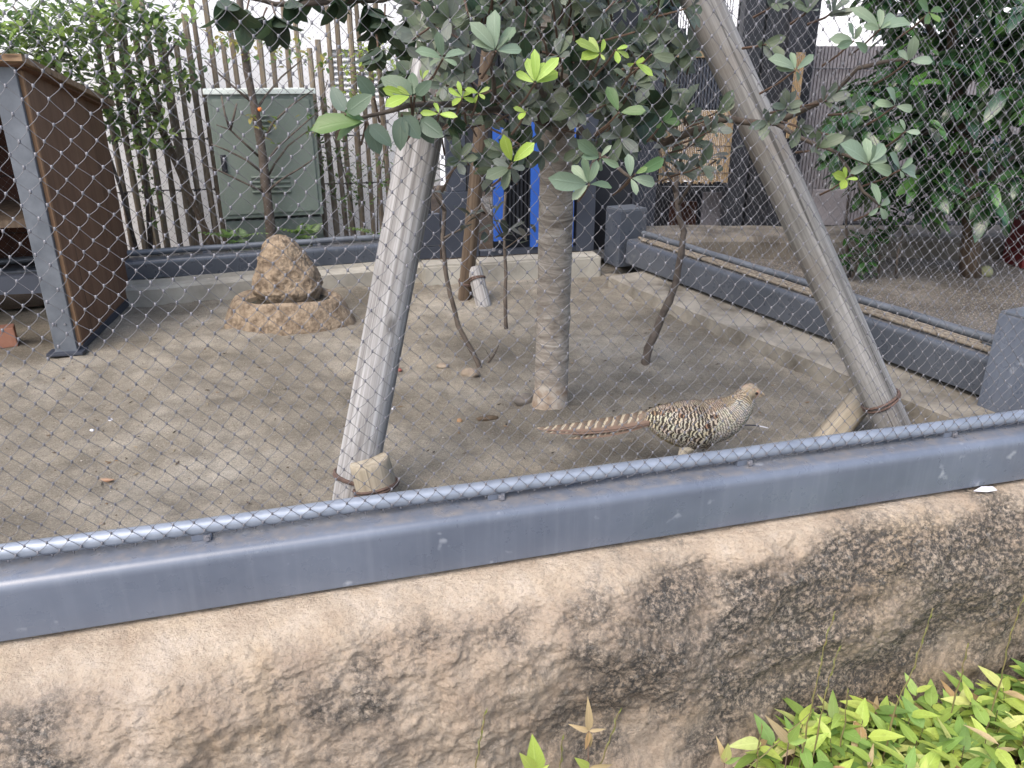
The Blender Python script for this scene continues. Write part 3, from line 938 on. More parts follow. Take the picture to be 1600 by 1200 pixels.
def bamboo_fence():
    D = 0.75
    t = thing('bamboo_fence', 'weathered bamboo pole fence with uneven tops before the white wall', 'fence', BACK.p(0.6, D, 0))
    xs = [(180, None), (199, None), (216, None), (222, None), (238, 60), (258, None), (276, 22), (283, 30), (299, 62), (318, 22), (331, None), (350, None), (368, 60),
          (385, None), (404, 70), (424, 45), (440, 60), (462, -20), (480, -20), (497, 75), (513, 62), (529, -20), (541, -20), (559, -20), (574, None), (588, 90), (602, None)]
    rnd = random.Random(5)
    for i, (px, top) in enumerate(xs):
        # px is where the pole crosses mid height (y about 230)
        dd = D + rnd.uniform(-0.03, 0.03)
        s, z = BACK.hit(px, 230, dd)
        zt = BACK.hit(px, top, dd)[1] if top is not None else 1.9 + rnd.uniform(-0.1, 0.2)
        r = rnd.uniform(0.014, 0.020)
        n = 22
        pts, rad = [], []
        lean = rnd.uniform(-0.012, 0.012)
        node = rnd.randint(3, 5)
        for k in range(n + 1):
            zz = 0.02 + (zt - 0.02) * k / n
            pts.append(BACK.p(s + lean * (zz - z) + 0.004 * math.sin(zz * 3 + i), dd, zz))
            rad.append(r * (1.10 if k % node == 0 else 1.0) * (1 - 0.10 * k / n))
        mb = MB().tube(pts, rad, 8)
        mb.build('bamboo_pole', MAT['bamboo'], t, smooth=True, auto=40)
    for z in (0.50, 0.80):
        s0, s1 = BACK.hit(170, 300, D)[0], BACK.hit(606, 300, D)[0]
        mb = MB().tube([BACK.p(s0 + (s1 - s0) * k / 12, D + 0.03, z + 0.004 * math.sin(k)) for k in range(13)], 0.004, 6)
        mb.build('rail_wire', MAT['black'], t, smooth=True, auto=40)
    for z in (0.50, 0.80):
        for i, (px, top) in enumerate(xs[::2]):
            s = BACK.hit(px, 230, D)[0]
            c = BACK.p(s, D, z)
            MB().tube([c + BACK.u * (0.022 * math.cos(a)) + BACK.n * (0.004 + 0.026 * math.sin(a)) + Vector((0, 0, 0.006 * math.sin(3 * a))) for a in np.linspace(0, 2 * math.pi, 10)], 0.004, 4, False).build('binding', MAT['black'], t)
bamboo_fence()

def cabinet():
    D = 0.42
    sA, zT = BACK.hit(322, 148, D); sB, _ = BACK.hit(489, 148, D)
    zS = BACK.hit(405, 340, D)[1]
    t = thing('utility_cabinet', 'grey-green steel cabinet with lid coloured as lit and small louvre vents', 'cabinet', BACK.p((sA + sB) / 2, D, 0))
    R = Matrix.Rotation(BACK.ang, 3, 'Z')
    w, dep = sB - sA, 0.24
    m = (sA + sB) / 2
    MB().box(BACK.p(m, D + dep / 2, (zS + zT) / 2), (w, dep, zT - zS), R, 0.006).build('body', MAT['cabinet'], t)
    MB().box(BACK.p(m, D + dep / 2 + 0.006, zS / 2 - 0.006), (w - 0.02, dep - 0.02, zS - 0.02), R, 0.004).build('plinth', MAT['cabinet_dark'], t)
    MB().box(BACK.p(m, D + dep / 2, zT + 0.016), (w + 0.03, dep + 0.04, 0.03), R, 0.006).build('lid', MAT['cabinet_lid'], t)
    dr = MB().box(BACK.p(m, D - 0.006, (zS + zT) / 2), (w - 0.05, 0.012, zT - zS - 0.05), R, 0.004).build('door', MAT['cabinet'], t)
    hs, hz = BACK.hit(350, 256, D - 0.02)
    hd = MB().box(BACK.p(hs, D - 0.018, hz), (0.03, 0.012, 0.10), R, 0.004).box(BACK.p(hs, D - 0.03, hz - 0.01), (0.014, 0.014, 0.06), R, 0.003)
    hd.build('handle', MAT['black'], dr)
    for (x0, y0, n, wd) in ((410, 300, 4, 0.11), (440, 300, 4, 0.11), (410, 206, 4, 0.09)):
        vs, vz = BACK.hit(x0, y0, D - 0.02)
        for k in range(n):
            MB().box(BACK.p(vs, D - 0.016, vz + 0.028 * k), (wd, 0.014, 0.012), R @ Matrix.Rotation(math.radians(35), 3, 'X'), 0.002).build('vent_slat', MAT['cabinet'], dr)
cabinet()

# ---------------------------------------------------------------- wooden hut
def hut():
    f0 = G(110, 557)
    pan0, pan1 = G(129, 549), G(214, 466)
    t = thing('wooden_hut', 'open brown plywood hut with sloping roof board and grey metal post', 'hut', (f0.x, f0.y, 0))
    ps = Line(Vector((pan0.x, pan0.y, 0)), Vector((pan1.x, pan1.y, 0)))      # side panel line
    zf = 1.18; zb = 1.008
    # side panel: a board with a sloping top
    th = 0.02
    L = ps.len
    vs = []
    for dd in (0.0, th):
        vs += [ps.p(0, dd, 0.03), ps.p(L, dd, 0.05), ps.p(L, dd, zb), ps.p(0, dd, zf)]
    fs = [(0, 1, 2, 3), (7, 6, 5, 4), (0, 4, 5, 1), (1, 5, 6, 2), (2, 6, 7, 3), (3, 7, 4, 0)]
    MB().add(vs, fs).build('side_panel', MAT['ply'], t)
    e = MB().add([ps.p(-0.006, -0.004, 0.03), ps.p(0.014, -0.004, 0.03), ps.p(0.014, -0.004, zf - 0.012), ps.p(-0.006, -0.004, zf - 0.012),
                  ps.p(-0.006, th + 0.003, 0.03), ps.p(0.014, th + 0.003, 0.03), ps.p(0.014, th + 0.003, zf - 0.012), ps.p(-0.006, th + 0.003, zf - 0.012)], fs)
    e.build('edge_strip', MAT['ply_edge'], t)
    # metal corner post, a little in front of the panel
    post = MB()
    c = ps.p(-0.02, 0.055, 0)
    R = Matrix.Rotation(ps.ang - math.pi / 2, 3, 'Z')
    post.box(c + Vector((0, 0, zf / 2 + 0.005)), (0.09, 0.022, zf), R, 0.003)
    post.build('corner_post', MAT['galv_dark'], t)
    MB().box(c + Vector((0.0, 0.0, 0.008)), (0.15, 0.08, 0.012), R, 0.002).build('foot_plate', MAT['slate'], t)
    for dx in (-0.02, 0.02):
        q = c + R @ Vector((dx, -0.011, 0.14))
        MB().tube([q, q - R @ Vector((0, 0.005, 0))], 0.005, 6).build('bolt', MAT['ferrule'], t)
    # back wall, far side wall, roof, shelf, rails
    left = -ps.u.cross(Vector((0, 0, 1)))                                      # towards the far end of the hut
    left = Vector((-ps.u.y, ps.u.x, 0))
    W_ = 1.3
    def pt(a, b, z): return ps.p(a, 0, 0) + left * b + Vector((0, 0, z))
    def slab(nm, mat, a0, a1, b0, b1, z00, z01, z10, z11):
        v = [pt(a0, b0, z00), pt(a1, b0, z10), pt(a1, b1, z10), pt(a0, b1, z00), pt(a0, b0, z01), pt(a1, b0, z11), pt(a1, b1, z11), pt(a0, b1, z01)]
        f = [(3, 2, 1, 0), (4, 5, 6, 7), (0, 1, 5, 4), (1, 2, 6, 5), (2, 3, 7, 6), (3, 0, 4, 7)]
        return MB().add(v, f).build(nm, mat, t)
    slab('roof', MAT['roof_wood'], -0.10, L + 0.06, -0.05, W_ + 0.08, zf + 0.024, zf + 0.05, zb - 0.002, zb + 0.024)
    slab('roof_lining', MAT['ply'], -0.07, L + 0.03, -0.03, W_ + 0.05, zf + 0.012, zf + 0.022, zb - 0.014, zb - 0.004)
    for k in range(6):
        a0 = (L - 0.03)
        z0 = 0.1 + k * 0.145
        slab('back_board', MAT['red_wood'], a0, a0 + 0.018, th + 0.004, W_, z0, z0 + 0.139, z0, z0 + 0.139)
    slab('far_side_panel', MAT['ply'], 0, L - 0.034, W_ + 0.002, W_ + 0.02, 0.05, zf, 0.05, zb)
    slab('backing', MAT['black'], L - 0.009, L + 0.004, th + 0.004, W_, 0.06, 0.99, 0.06, 0.99)  # unseen black slab added to stop light leaking between the boards
    slab('shelf', MAT['pole3'], 0.18, L - 0.035, th + 0.005, W_ - 0.004, 0.53, 0.56, 0.53, 0.56)
    slab('lower_rail', MAT['slate'], 0.02, 0.06, 0.10, W_ - 0.004, 0.27, 0.35, 0.27, 0.35)
    slab('base_rail', MAT['slate'], 0.0, L, -0.004 - 0.001, th + 0.06, 0.006, 0.028, 0.006, 0.048)
    slab('front_header', MAT['slate'], -0.012, 0.02, 0.102, W_ - 0.004, zf - 0.10, zf + 0.002, zf - 0.10, zf + 0.002)
hut()
_b = G(8, 545)
tag(MB().box((_b.x - 0.05, _b.y + 0.03, 0.045), (0.16, 0.08, 0.09), Matrix.Rotation(0.5, 3, 'Z'), 0.006).build('brick', MAT['brick'], origin=_b), 'reddish brick lying on the soil in front of the hut', 'brick')

# ---------------------------------------------------------------- stone basin with a boulder
def stone():
    ca = G(352, 508); cb = G(553, 500)
    cx = (ca.x + cb.x) / 2; rad = (cb.x - ca.x) / 2 * 1.06
    fr = G(450, 522)
    cy = fr.y + rad * 0.62
    t = thing('stone_basin', 'round tan stone water basin standing on the soil', 'basin', (cx, cy, 0))
    m = simple('tan_stone', S(104, 88, 72, .72), S(168, 150, 127, .74), 22, 0.92, 0, 60, 1.0, 0.02, lo=0.34, hi=0.58, detail=10)
    MAT['tanstone'] = m
    prof = [(1.02, -0.03), (0.99, 0.015), (0.93, 0.05), (0.86, 0.095), (0.80, 0.125), (0.74, 0.138), (0.68, 0.13), (0.60, 0.105), (0.45, 0.085), (0.2, 0.08), (0.0, 0.08)]
    na = 72
    vs, fs = [], []
    for r, z in prof:
        for k in range(na):
            a = 2 * math.pi * k / na
            p = Vector((math.cos(a) * rad * r, math.sin(a) * rad * 0.66 * r, z))
            q = 1 + 0.05 * mnoise.fractal(Vector((math.cos(a), math.sin(a), z * 2)) * 1.6, 1, 2, 3) + 0.02 * mnoise.noise(p * 22)
            vs.append(Vector((cx, cy, 0)) + Vector((p.x * q, p.y * q, p.z + 0.012 * mnoise.noise(p * 9) * (1 if z > 0 else 0))))
    for j in range(len(prof) - 1):
        for k in range(na):
            k2 = (k + 1) % na
            fs.append((j * na + k, j * na + k2, (j + 1) * na + k2, (j + 1) * na + k))
    MB().add(vs, fs).build('bowl', m, t, smooth=True)
    # still water
    wm, nt, b = new_mat('basin_water')
    b.inputs['Base Color'].default_value = (0.05, 0.045, 0.035, 1); b.inputs['Roughness'].default_value = 0.06
    bump(nt, b, nz(nt, coords(nt), 9, 2), 0.05, 0.01)
    n = 40
    vs = [Vector((cx, cy, 0.112)) + Vector((math.cos(2 * math.pi * k / n) * rad * 0.64, math.sin(2 * math.pi * k / n) * rad * 0.42, 0)) for k in range(n)]
    MB().add(vs, [tuple(range(n))]).build('water', wm, t)
    # the boulder standing in it, undercut on the near side
    top = W(437, 369, cy + 0.03).z
    off = cx - 0.004
    na2, nz2 = 110, 80
    keys = [(0.0, 0.80), (0.10, 0.90), (0.22, 0.97), (0.36, 0.93), (0.55, 0.80), (0.72, 0.64), (0.86, 0.48), (0.94, 0.34), (0.98, 0.20), (1.0, 0.02)]
    vs, fs = [], []
    for j in range(nz2 + 1):
        q = 1 - (1 - j / nz2) ** 1.5
        a = max(i for i in range(len(keys) - 1) if keys[i][0] <= q + 1e-9)
        f = (q - keys[a][0]) / (keys[a + 1][0] - keys[a][0])
        rr = keys[a][1] + (keys[a + 1][1] - keys[a][1]) * min(1, f)
        for k in range(na2):
            th = 2 * math.pi * k / na2
            p = Vector((math.cos(th), math.sin(th), q * 1.6))
            kk = rr * (1 + 0.09 * mnoise.fractal(p * 1.5 + Vector((4, 1, 2)), 1, 2, 3) + 0.055 * mnoise.fractal(p * 6, 0.4, 2.2, 4))
            if q < 0.2 and math.sin(th) < 0: kk *= 1 - 0.22 * (1 - q / 0.2) * -math.sin(th)
            vs.append(Vector((off + math.cos(th) * 0.172 * kk - 0.03 * q, cy + 0.06 + math.sin(th) * 0.15 * kk, 0.085 + (top - 0.085) * q + 0.008 * mnoise.noise(p * 4))))
    for j in range(nz2):
        for k in range(na2):
            k2 = (k + 1) % na2
            fs.append((j * na2 + k, j * na2 + k2, (j + 1) * na2 + k2, (j + 1) * na2 + k))
    fs += [tuple(range(na2 - 1, -1, -1)), tuple(nz2 * na2 + k for k in range(na2))]
    o = MB().add(vs, fs)
    tag(o.build('boulder', m, origin=(off, cy + 0.03, 0.1), smooth=True), 'upright tan boulder standing in the round stone basin', 'boulder')
stone()

# ---------------------------------------------------------------- leaves
def leaf_geo(L, Wd, shape='obovate', fold=0.25, curl=0.15, nseg=6, wavy=0.0, rnd=random):
    """leaf along +Y from the origin, face up +Z; returns verts, faces, uvs"""
    vs, uv, fs = [], [], []
    ph = rnd.uniform(0, 6)
    for i in range(nseg + 1):
        t = i / nseg
        if shape == 'obovate':
            w = (t ** 0.85) * (1 - t) ** 0.42 * 2.05
        elif shape == 'ovate':
            w = (t ** 0.5) * (1 - t) ** 0.72 * 2.15
        elif shape == 'lance':
            w = (t ** 0.6) * (1 - t) ** 0.62 * 1.95
        else:                                     # 'sasa'
            w = min(1.0, (max(t, 0.001) / 0.24) ** 0.6) * (1 - max(0.0, (t - 0.3) / 0.7) ** 1.7)
        w = max(w, 0.03) * Wd / 2
        y = t * L
        zc = -curl * L * t * t
        wv = wavy * math.sin(t * 11 + ph) * Wd
        for k, sx in enumerate((-1, 0, 1)):
            vs.append(Vector((sx * w, y, zc + (abs(sx) * fold * w) + (wv * sx if sx else 0))))
            uv.append((0.5 + 0.5 * sx, t))
    for i in range(nseg):
        for k in range(2):
            fs.append((i * 3 + k, i * 3 + k + 1, i * 3 + 4 + k, i * 3 + 3 + k))
    return vs, fs, uv

def leaf_mesh(name, mat, color, **kw):
    v, f, u = leaf_geo(**kw)
    me = bpy.data.meshes.new(name)
    me.from_pydata([tuple(x) for x in v], [], f)
    at = me.color_attributes.new('Col', 'FLOAT_COLOR', 'POINT')
    at.data.foreach_set('color', np.array([(*color, 1.0)] * len(v), dtype=np.float32).ravel())
    ul = me.uv_layers.new(name='UVMap')
    li = np.zeros(len(me.loops), dtype=np.int32); me.loops.foreach_get('vertex_index', li)
    ul.data.foreach_set('uv', np.array(u, dtype=np.float32)[li].ravel())
    me.polygons.foreach_set('use_smooth', [True] * len(me.polygons))
    me.materials.append(mat)
    return me

def jit(c, k=0.18, rnd=random):
    f = 1 + rnd.uniform(-k, k)
    return (c[0] * f * rnd.uniform(0.92, 1.08), c[1] * f, c[2] * f * rnd.uniform(0.9, 1.1))

def orient(direction, up_hint=None, roll=0.0):
    y = Vector(direction).normalized()
    up = Vector(up_hint) if up_hint is not None else Vector((0, 0, 1))
    x = y.cross(up)
    if x.length < 1e-3: x = y.cross(Vector((0, 1, 0)))
    x.normalize()
    z = x.cross(y)
    M3 = Matrix((x, y, z)).transposed()
    return M3 @ Matrix.Rotation(roll, 3, 'Y')

class Foliage:
    """first the leaves that are parts of their own, then the rest joined"""
    def __init__(self, root, mat, meshes, n_single, name='leaf'):
        self.root, self.mat, self.meshes, self.left, self.name = root, mat, meshes, n_single, name
        self.mb = MB()
    def leaf(self, pos, direction, size, key, up=None, roll=None):
        me = random.choice(self.meshes[key])
        R = orient(direction, up, random.uniform(-0.5, 0.5) if roll is None else roll)
        if self.left > 0:
            self.left -= 1
            mesh_obj(self.name, me, self.root, pos, R.to_euler(), size)
        else:
            pos = Vector(pos)
            vs = [pos + R @ (v.co * size) for v in me.vertices]
            self.mb.add(vs, [tuple(p.vertices) for p in me.polygons], [tuple(d.color)[:3] for d in me.color_attributes['Col'].data], None)
            uvl = me.uv_layers['UVMap'].data
            u = [None] * len(me.vertices)
            for lp, q in zip(me.loops, uvl): u[lp.vertex_index] = tuple(q.uv)
            self.mb.uv += u
    def done(self, name='foliage'):
        if self.mb.v:
            self.mb.build(name, self.mat, self.root, smooth=True)['kind'] = 'stuff'

def variants(prefix, mat, colors, n, **kw):
    out = []
    for i in range(n):
        k = dict(kw)
        k['fold'] = kw.get('fold', 0.25) * random.uniform(0.5, 1.4)
        k['curl'] = kw.get('curl', 0.15) + random.uniform(-0.12, 0.15)
        k['Wd'] = kw['Wd'] * random.uniform(0.85, 1.15)
        out.append(leaf_mesh(prefix, mat, jit(random.choice(colors)), **k))
    return out

# ---------------------------------------------------------------- the main tree
TB = G(860, 632)
def main_tree():
    t = thing('young_tree', 'young evergreen tree with banded grey trunk held by wooden props', 'tree', (TB.x, TB.y, 0))
    mb = MB()
    pts, rad = [], []
    n = 60
    for i in range(n + 1):
        z = -0.04 + 2.2 * i / n
        r = 0.0625 - 0.006 * (z / 1.2)
        if z < 0.06: r += 0.006 * (1 - max(z, 0) / 0.06)
        r *= 1 + 0.012 * math.sin(i * 1.9) * (0.6 + 0.4 * math.sin(i * 0.7)) + 0.025 * mnoise.noise(Vector((0, 0, z * 14)))
        pts.append((TB.x + 0.006 * math.sin(z * 2.2), TB.y + 0.004 * math.sin(z * 3), z)); rad.append(r)
    mb.tube(pts, rad, 26, True, None, 0.05)
    mb.build('trunk', MAT['bark'], t, smooth=True)
    sage = [S(146, 166, 138, .62), S(136, 158, 132, .6), S(158, 176, 146, .6)]
    green = [S(116, 152, 86, .6), S(128, 162, 96, .6), S(108, 144, 88, .55)]
    lime = [S(164, 190, 84, .7), S(176, 198, 96, .7), S(150, 180, 78, .65)]
    shade = [S(112, 124, 110, .85), S(103, 116, 102, .8), S(122, 130, 116, .85), S(106, 120, 95, .8)]  # greyer copy of the leaf tones, crown shade put into the colour
    deep_shade = [S(62, 84, 58, .6), S(70, 92, 62, .6), S(56, 76, 56, .6)]  # dark green, also mixed in as shade painted between the leaves
    KW = dict(L=1.0, Wd=0.44, shape='obovate', fold=0.34, curl=0.2, wavy=0.03)
    KO = dict(L=1.0, Wd=0.62, shape='ovate', fold=0.22, curl=0.15)
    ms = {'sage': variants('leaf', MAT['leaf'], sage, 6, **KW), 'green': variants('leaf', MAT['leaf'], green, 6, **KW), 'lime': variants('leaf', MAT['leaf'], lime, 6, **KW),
          'shade': variants('leaf', MAT['leaf'], shade, 9, **KW), 'deep_shade': variants('leaf', MAT['leaf'], deep_shade, 6, **KO),
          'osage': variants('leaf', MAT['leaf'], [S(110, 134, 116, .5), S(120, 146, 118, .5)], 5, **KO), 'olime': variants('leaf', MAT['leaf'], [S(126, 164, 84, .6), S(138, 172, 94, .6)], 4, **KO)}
    fo = Foliage(t, MAT['leaf'], ms, 300)
    tw = MB(); br = MB()
    NET = Line(FRONT.p(0, TUBE_D - TUBE_R, 0), FRONT.p(1, TUBE_D - TUBE_R, 0))
    def rosette(px, py, d, size, n, key, main=(0.1, -0.5, 0.8), spread=0.9, twig=True, key2=None, tl=0.10):
        c = NET.w(px, py, d)
        depth = (c - Vector((0, 0, CAM_H))).dot(Vector((0, CT, -ST)))
        L = size / FPX * depth
        m = Vector(main).normalized()
        a0 = random.uniform(0, 6.28)
        a = m.orthogonal().normalized(); b = m.cross(a)
        for i in range(n):
            th = a0 + i * 2.399 + random.uniform(-0.3, 0.3)
            k = spread * random.uniform(0.55, 1.15)
            dr = m + (a * math.cos(th) + b * math.sin(th)) * k
            fo.leaf(c + m * random.uniform(-0.012, 0.008), dr, L * random.uniform(0.75, 1.15), key2 if (key2 and i % 3 == 2) else key, m)
        if twig:
            e = c - m * tl * random.uniform(0.8, 1.2) + NET.n * 0.06
            tw.tube([c + m * 0.004, c - m * tl * 0.4 + NET.n * 0.01, e], [0.0022, 0.0026, 0.0032], 5)
        return c
    # leaves that push through the net into the light: base pixel, then the tips
    def spray(bx, by, key, tips, d=-0.05, stem=None):
        c = NET.w(bx, by, d)
        for (tx, ty) in tips:
            e = NET.w(tx, ty, d + random.uniform(-0.035, 0.02))
            b0 = c + (e - c) * 0.08
            v = (e - b0) * 1.06
            fo.leaf(b0, v, v.length, key, Vector((random.uniform(-.35, .35), -1.0, random.uniform(.1, .7))), random.uniform(-.35, .35))
        q = c + NET.n * 0.10 + Vector((random.uniform(-.02, .02), 0, -0.05)) if stem is None else NET.w(*stem)
        tw.tube([c, c.lerp(q, .5) - Vector((0, 0, 0.004)), q], [0.002, 0.0024, 0.003], 5)
    T = spray
    T(775, 80, 'sage', [(744, 36), (769, 20), (803, 42), (814, 74), (745, 62), (790, 55)]); T(692, 92, 'sage', [(660, 74), (684, 54), (724, 76), (714, 98), (668, 98)])
    T(836, 130, 'lime', [(822, 90), (838, 82), (868, 90), (872, 110), (806, 112), (850, 95)]); T(822, 175, 'lime', [(805, 168), (823, 172), (812, 182)])
    T(572, 190, 'green', [(492, 190), (522, 206), (540, 172)]); T(540, 178, 'osage', [(519, 136), (575, 150)]); T(642, 150, 'lime', [(600, 140), (580, 166), (622, 172), (603, 158)][:1] + [(606, 160), (622, 136)])
    T(575, 192, 'osage', [(592, 240), (610, 225)]); T(628, 178, 'osage', [(624, 232), (655, 215)]); T(648, 150, 'osage', [(598, 118), (640, 112), (672, 128)]); T(585, 152, 'osage', [(560, 120), (575, 128)]); T(655, 185, 'osage', [(640, 210), (690, 212), (675, 225)])
    T(722, 152, 'lime', [(700, 140), (716, 130), (735, 142), (708, 162), (742, 158)]); T(748, 146, 'lime', [(730, 138), (764, 136), (756, 152), (740, 160)]); T(686, 178, 'lime', [(658, 176), (700, 182), (680, 158), (708, 178)]); T(660, 125, 'lime', [(668, 108), (655, 112)])
    T(938, 84, 'lime', [(907, 62), (922, 58), (946, 62), (912, 88), (944, 92)]); T(962, 78, 'lime', [(980, 70), (984, 88), (966, 96)]); T(992, 98, 'lime', [(1018, 112), (1004, 92), (978, 104)]); T(1018, 85, 'shade', [(1046, 72), (1052, 92), (1050, 105)], 0.0)
    T(967, 176, 'green', [(951, 136), (1006, 171)]); T(1035, 190, 'green', [(1026, 200), (1062, 190), (1048, 175)], 0.03)
    T(800, 254, 'lime', [(787, 215), (830, 226)]); T(798, 262, 'shade', [(772, 250), (765, 272), (786, 290), (810, 285), (820, 262)], -0.02)
    T(938, 246, 'sage', [(906, 222), (912, 244), (952, 228), (966, 260), (937, 268)]); T(920, 288, 'sage', [(912, 248), (896, 258), (934, 256), (956, 290), (868, 282), (896, 306)])
    T(985, 278, 'sage', [(983, 243), (1026, 284), (996, 298)]); T(992, 272, 'green', [(1037, 250), (1010, 262)])
    T(1243, 110, 'sage', [(1217, 86), (1237, 82), (1271, 86), (1222, 104), (1250, 126)]); T(1375, 46, 'sage', [(1343, 9), (1378, 12), (1423, 28), (1402, 20), (1356, 40), (1392, 34)]); T(1334, 64, 'sage', [(1329, 36), (1308, 58), (1356, 80), (1312, 72), (1345, 45)])
    T(1357, 257, 'sage', [(1329, 224), (1357, 216), (1384, 224), (1390, 242), (1398, 269), (1334, 268), (1372, 232)]); T(1406, 266, 'sage', [(1397, 240), (1426, 247), (1439, 268), (1412, 278)]); T(1322, 280, 'lime', [(1306, 272), (1320, 262), (1330, 286), (1316, 292), (1340, 278)])
    T(1374, 323, 'sage', [(1370, 288), (1396, 308), (1360, 336), (1386, 342)]); T(1398, 166, 'sage', [(1394, 138), (1428, 170), (1376, 158)]); T(1414, 206, 'sage', [(1412, 188), (1437, 206), (1430, 224), (1396, 200)]); T(1420, 96, 'sage', [(1456, 93), (1430, 66), (1406, 78)])
    T(1452, 20, 'green', [(1474, 12), (1440, 2), (1468, 30), (1448, 34)])
    fr = [(1010, 105, .06, 36, 4, 'shade', (0.7, -0.4, 0.1)), (1300, 20, .02, 34, 6, 'shade', (0.2, -0.6, 0.5)), (1262, 15, .03, 34, 6, 'shade', (-0.2, -0.6, 0.5)), (1278, 232, .02, 36, 6, 'shade', (0.1, -0.7, 0.4)), (1208, 8, .05, 34, 6, 'shade', (0, -0.7, 0.4)),
          (1228, 170, .03, 36, 6, 'shade', (-0.2, -0.7, 0.3)), (1290, 158, .05, 34, 5, 'shade', (0.2, -0.7, 0.3)), (1330, 175, .05, 34, 5, 'shade', (0.2, -0.7, 0.3)), (1250, 200, .05, 34, 5, 'shade', (0, -0.7, -0.2)), (1310, 215, .04, 34, 5, 'shade', (0.2, -0.7, -0.2)), (1195, 70, .06, 34, 4, 'shade', (0.2, -0.7, 0.1)), (1200, 190, .06, 34, 5, 'shade', (-0.2, -0.7, 0.1))]
    for f in fr: rosette(*f, tl=0.035)
    # the shaded mass behind the net
    rnd = random.Random(11)
    cnt = 0
    while cnt < 215:
        px, py = rnd.uniform(640, 1110), rnd.uniform(-60, 300)
        q = ((px - 850) / 210) ** 2 + ((py - 60) / 190) ** 2
        if q > 1.0 + 0.5 * rnd.random() or (py > 210 and abs(px - 860) < 40 and rnd.random() < 0.6): continue
        if py > 180 and 740 < px < 900 and rnd.random() < 0.6: continue
        d = rnd.uniform(0.10, 1.0)
        rosette(px, py, d, rnd.uniform(30, 47), rnd.choice((6, 7)), 'shade' if rnd.random() < 0.76 else 'deep_shade', (rnd.uniform(-.6, .6), rnd.uniform(-.9, -.1), rnd.uniform(-.4, .7)), 1.5)
        cnt += 1
    for px, py in ((1000, 215), (1035, 200), (1045, 245), (1065, 270), (1085, 225), (1110, 205), (1120, 180), (1095, 260), (1070, 190), (1130, 170)):
        rosette(px, py, rnd.uniform(.3, .8), 34, 5, 'shade', (0.3, -0.5, 0.3))
    # big dark leaves hanging at the top against the white wall
    for px, py in ((352, 4), (385, 20), (410, 30), (432, 28), (455, 2), (525, 0), (575, 10), (600, 35), (622, 60), (640, 20), (590, 78), (655, 75), (560, -20), (480, -20), (620, 110), (660, 40), (680, 10)):
        rosette(px, py, rnd.uniform(0.7, 1.1), rnd.uniform(44, 56), 5, 'deep_shade', (rnd.uniform(-.3, .3), -0.3, -0.8), 0.8, tl=0.05)
    # limbs reaching out to the rosettes
    def limb(pl, r0, r1):
        P = [Vector(p) for p in pl]
        pts, rad = [], []
        n = len(P)
        for i in range(n - 1):
            for k in range(4):
                tt = k / 4
                a = P[i] * (1 - tt) + P[i + 1] * tt
                pts.append(a + Vector((mnoise.noise(a * 9), mnoise.noise(a * 9 + Vector((3, 3, 3))), mnoise.noise(a * 9 + Vector((7, 1, 1))))) * 0.012)
        pts.append(P[-1])
        m = len(pts)
        MB().tube(pts, [r0 + (r1 - r0) * i / (m - 1) for i in range(m)], 7).build('limb', MAT['twig'], t, smooth=True)
    ax = lambda z: Vector((TB.x, TB.y, z))
    limb([ax(1.05), NET.w(940, 150, .75), NET.w(1040, 225, .6), NET.w(1120, 190, .45), NET.w(1210, 190, .25), NET.w(1290, 155, .1), NET.w(1340, 105, .03), NET.w(1420, 92, -.01)], 0.016, 0.004)
    limb([NET.w(1210, 190, .25), NET.w(1262, 215, .12), NET.w(1310, 245, .03), NET.w(1356, 258, -.05)], 0.007, 0.003)
    limb([NET.w(1310, 245, .03), NET.w(1345, 300, 0.0), NET.w(1376, 322, -.03)], 0.005, 0.0025)
    limb([ax(1.1), NET.w(810, 120, .6), NET.w(770, 160, .25), NET.w(770, 85, -.05)], 0.014, 0.003)
    limb([ax(1.0), NET.w(790, 175, .6), NET.w(720, 165, .2), NET.w(640, 165, -.02), NET.w(550, 188, -.04)], 0.013, 0.003)
    limb([ax(0.95), NET.w(900, 190, .6), NET.w(930, 235, .2), NET.w(920, 290, -.05)], 0.010, 0.003)
    limb([NET.w(930, 235, .2), NET.w(965, 260, .05), NET.w(995, 280, -.05)], 0.006, 0.003)
    limb([ax(1.15), NET.w(850, 150, .4), NET.w(835, 128, -.04)], 0.012, 0.003)
    limb([ax(1.1), NET.w(900, 120, .5), NET.w(930, 85, -.03)], 0.012, 0.003)
    limb([ax(1.4), NET.w(700, -40, .9), NET.w(600, 0, .95), NET.w(430, 5, .95), NET.w(360, -10, .9)], 0.018, 0.004)
    limb([ax(1.5), NET.w(1100, -120, .7), NET.w(1300, -80, .3), NET.w(1420, -40, .1)], 0.018, 0.004)
    tw.build('twigs', MAT['stem_red'], t)['kind'] = 'stuff'
    # the crown above, out of the picture, which shades the pen
    for i in range(480):
        a, rr = random.uniform(0, 6.28), 1.25 * math.sqrt(random.random())
        z = random.uniform(1.75, 2.9)
        if rr > 1.3 * math.sqrt(max(0.05, 1 - ((z - 2.2) / 0.8) ** 2)): continue
        fo.leaf((TB.x + rr * math.cos(a), TB.y + 0.25 + rr * math.sin(a), z), (math.cos(a), math.sin(a), random.uniform(-.5, .8)), random.uniform(0.07, 0.10), 'deep_shade')
    fo.done()
main_tree()

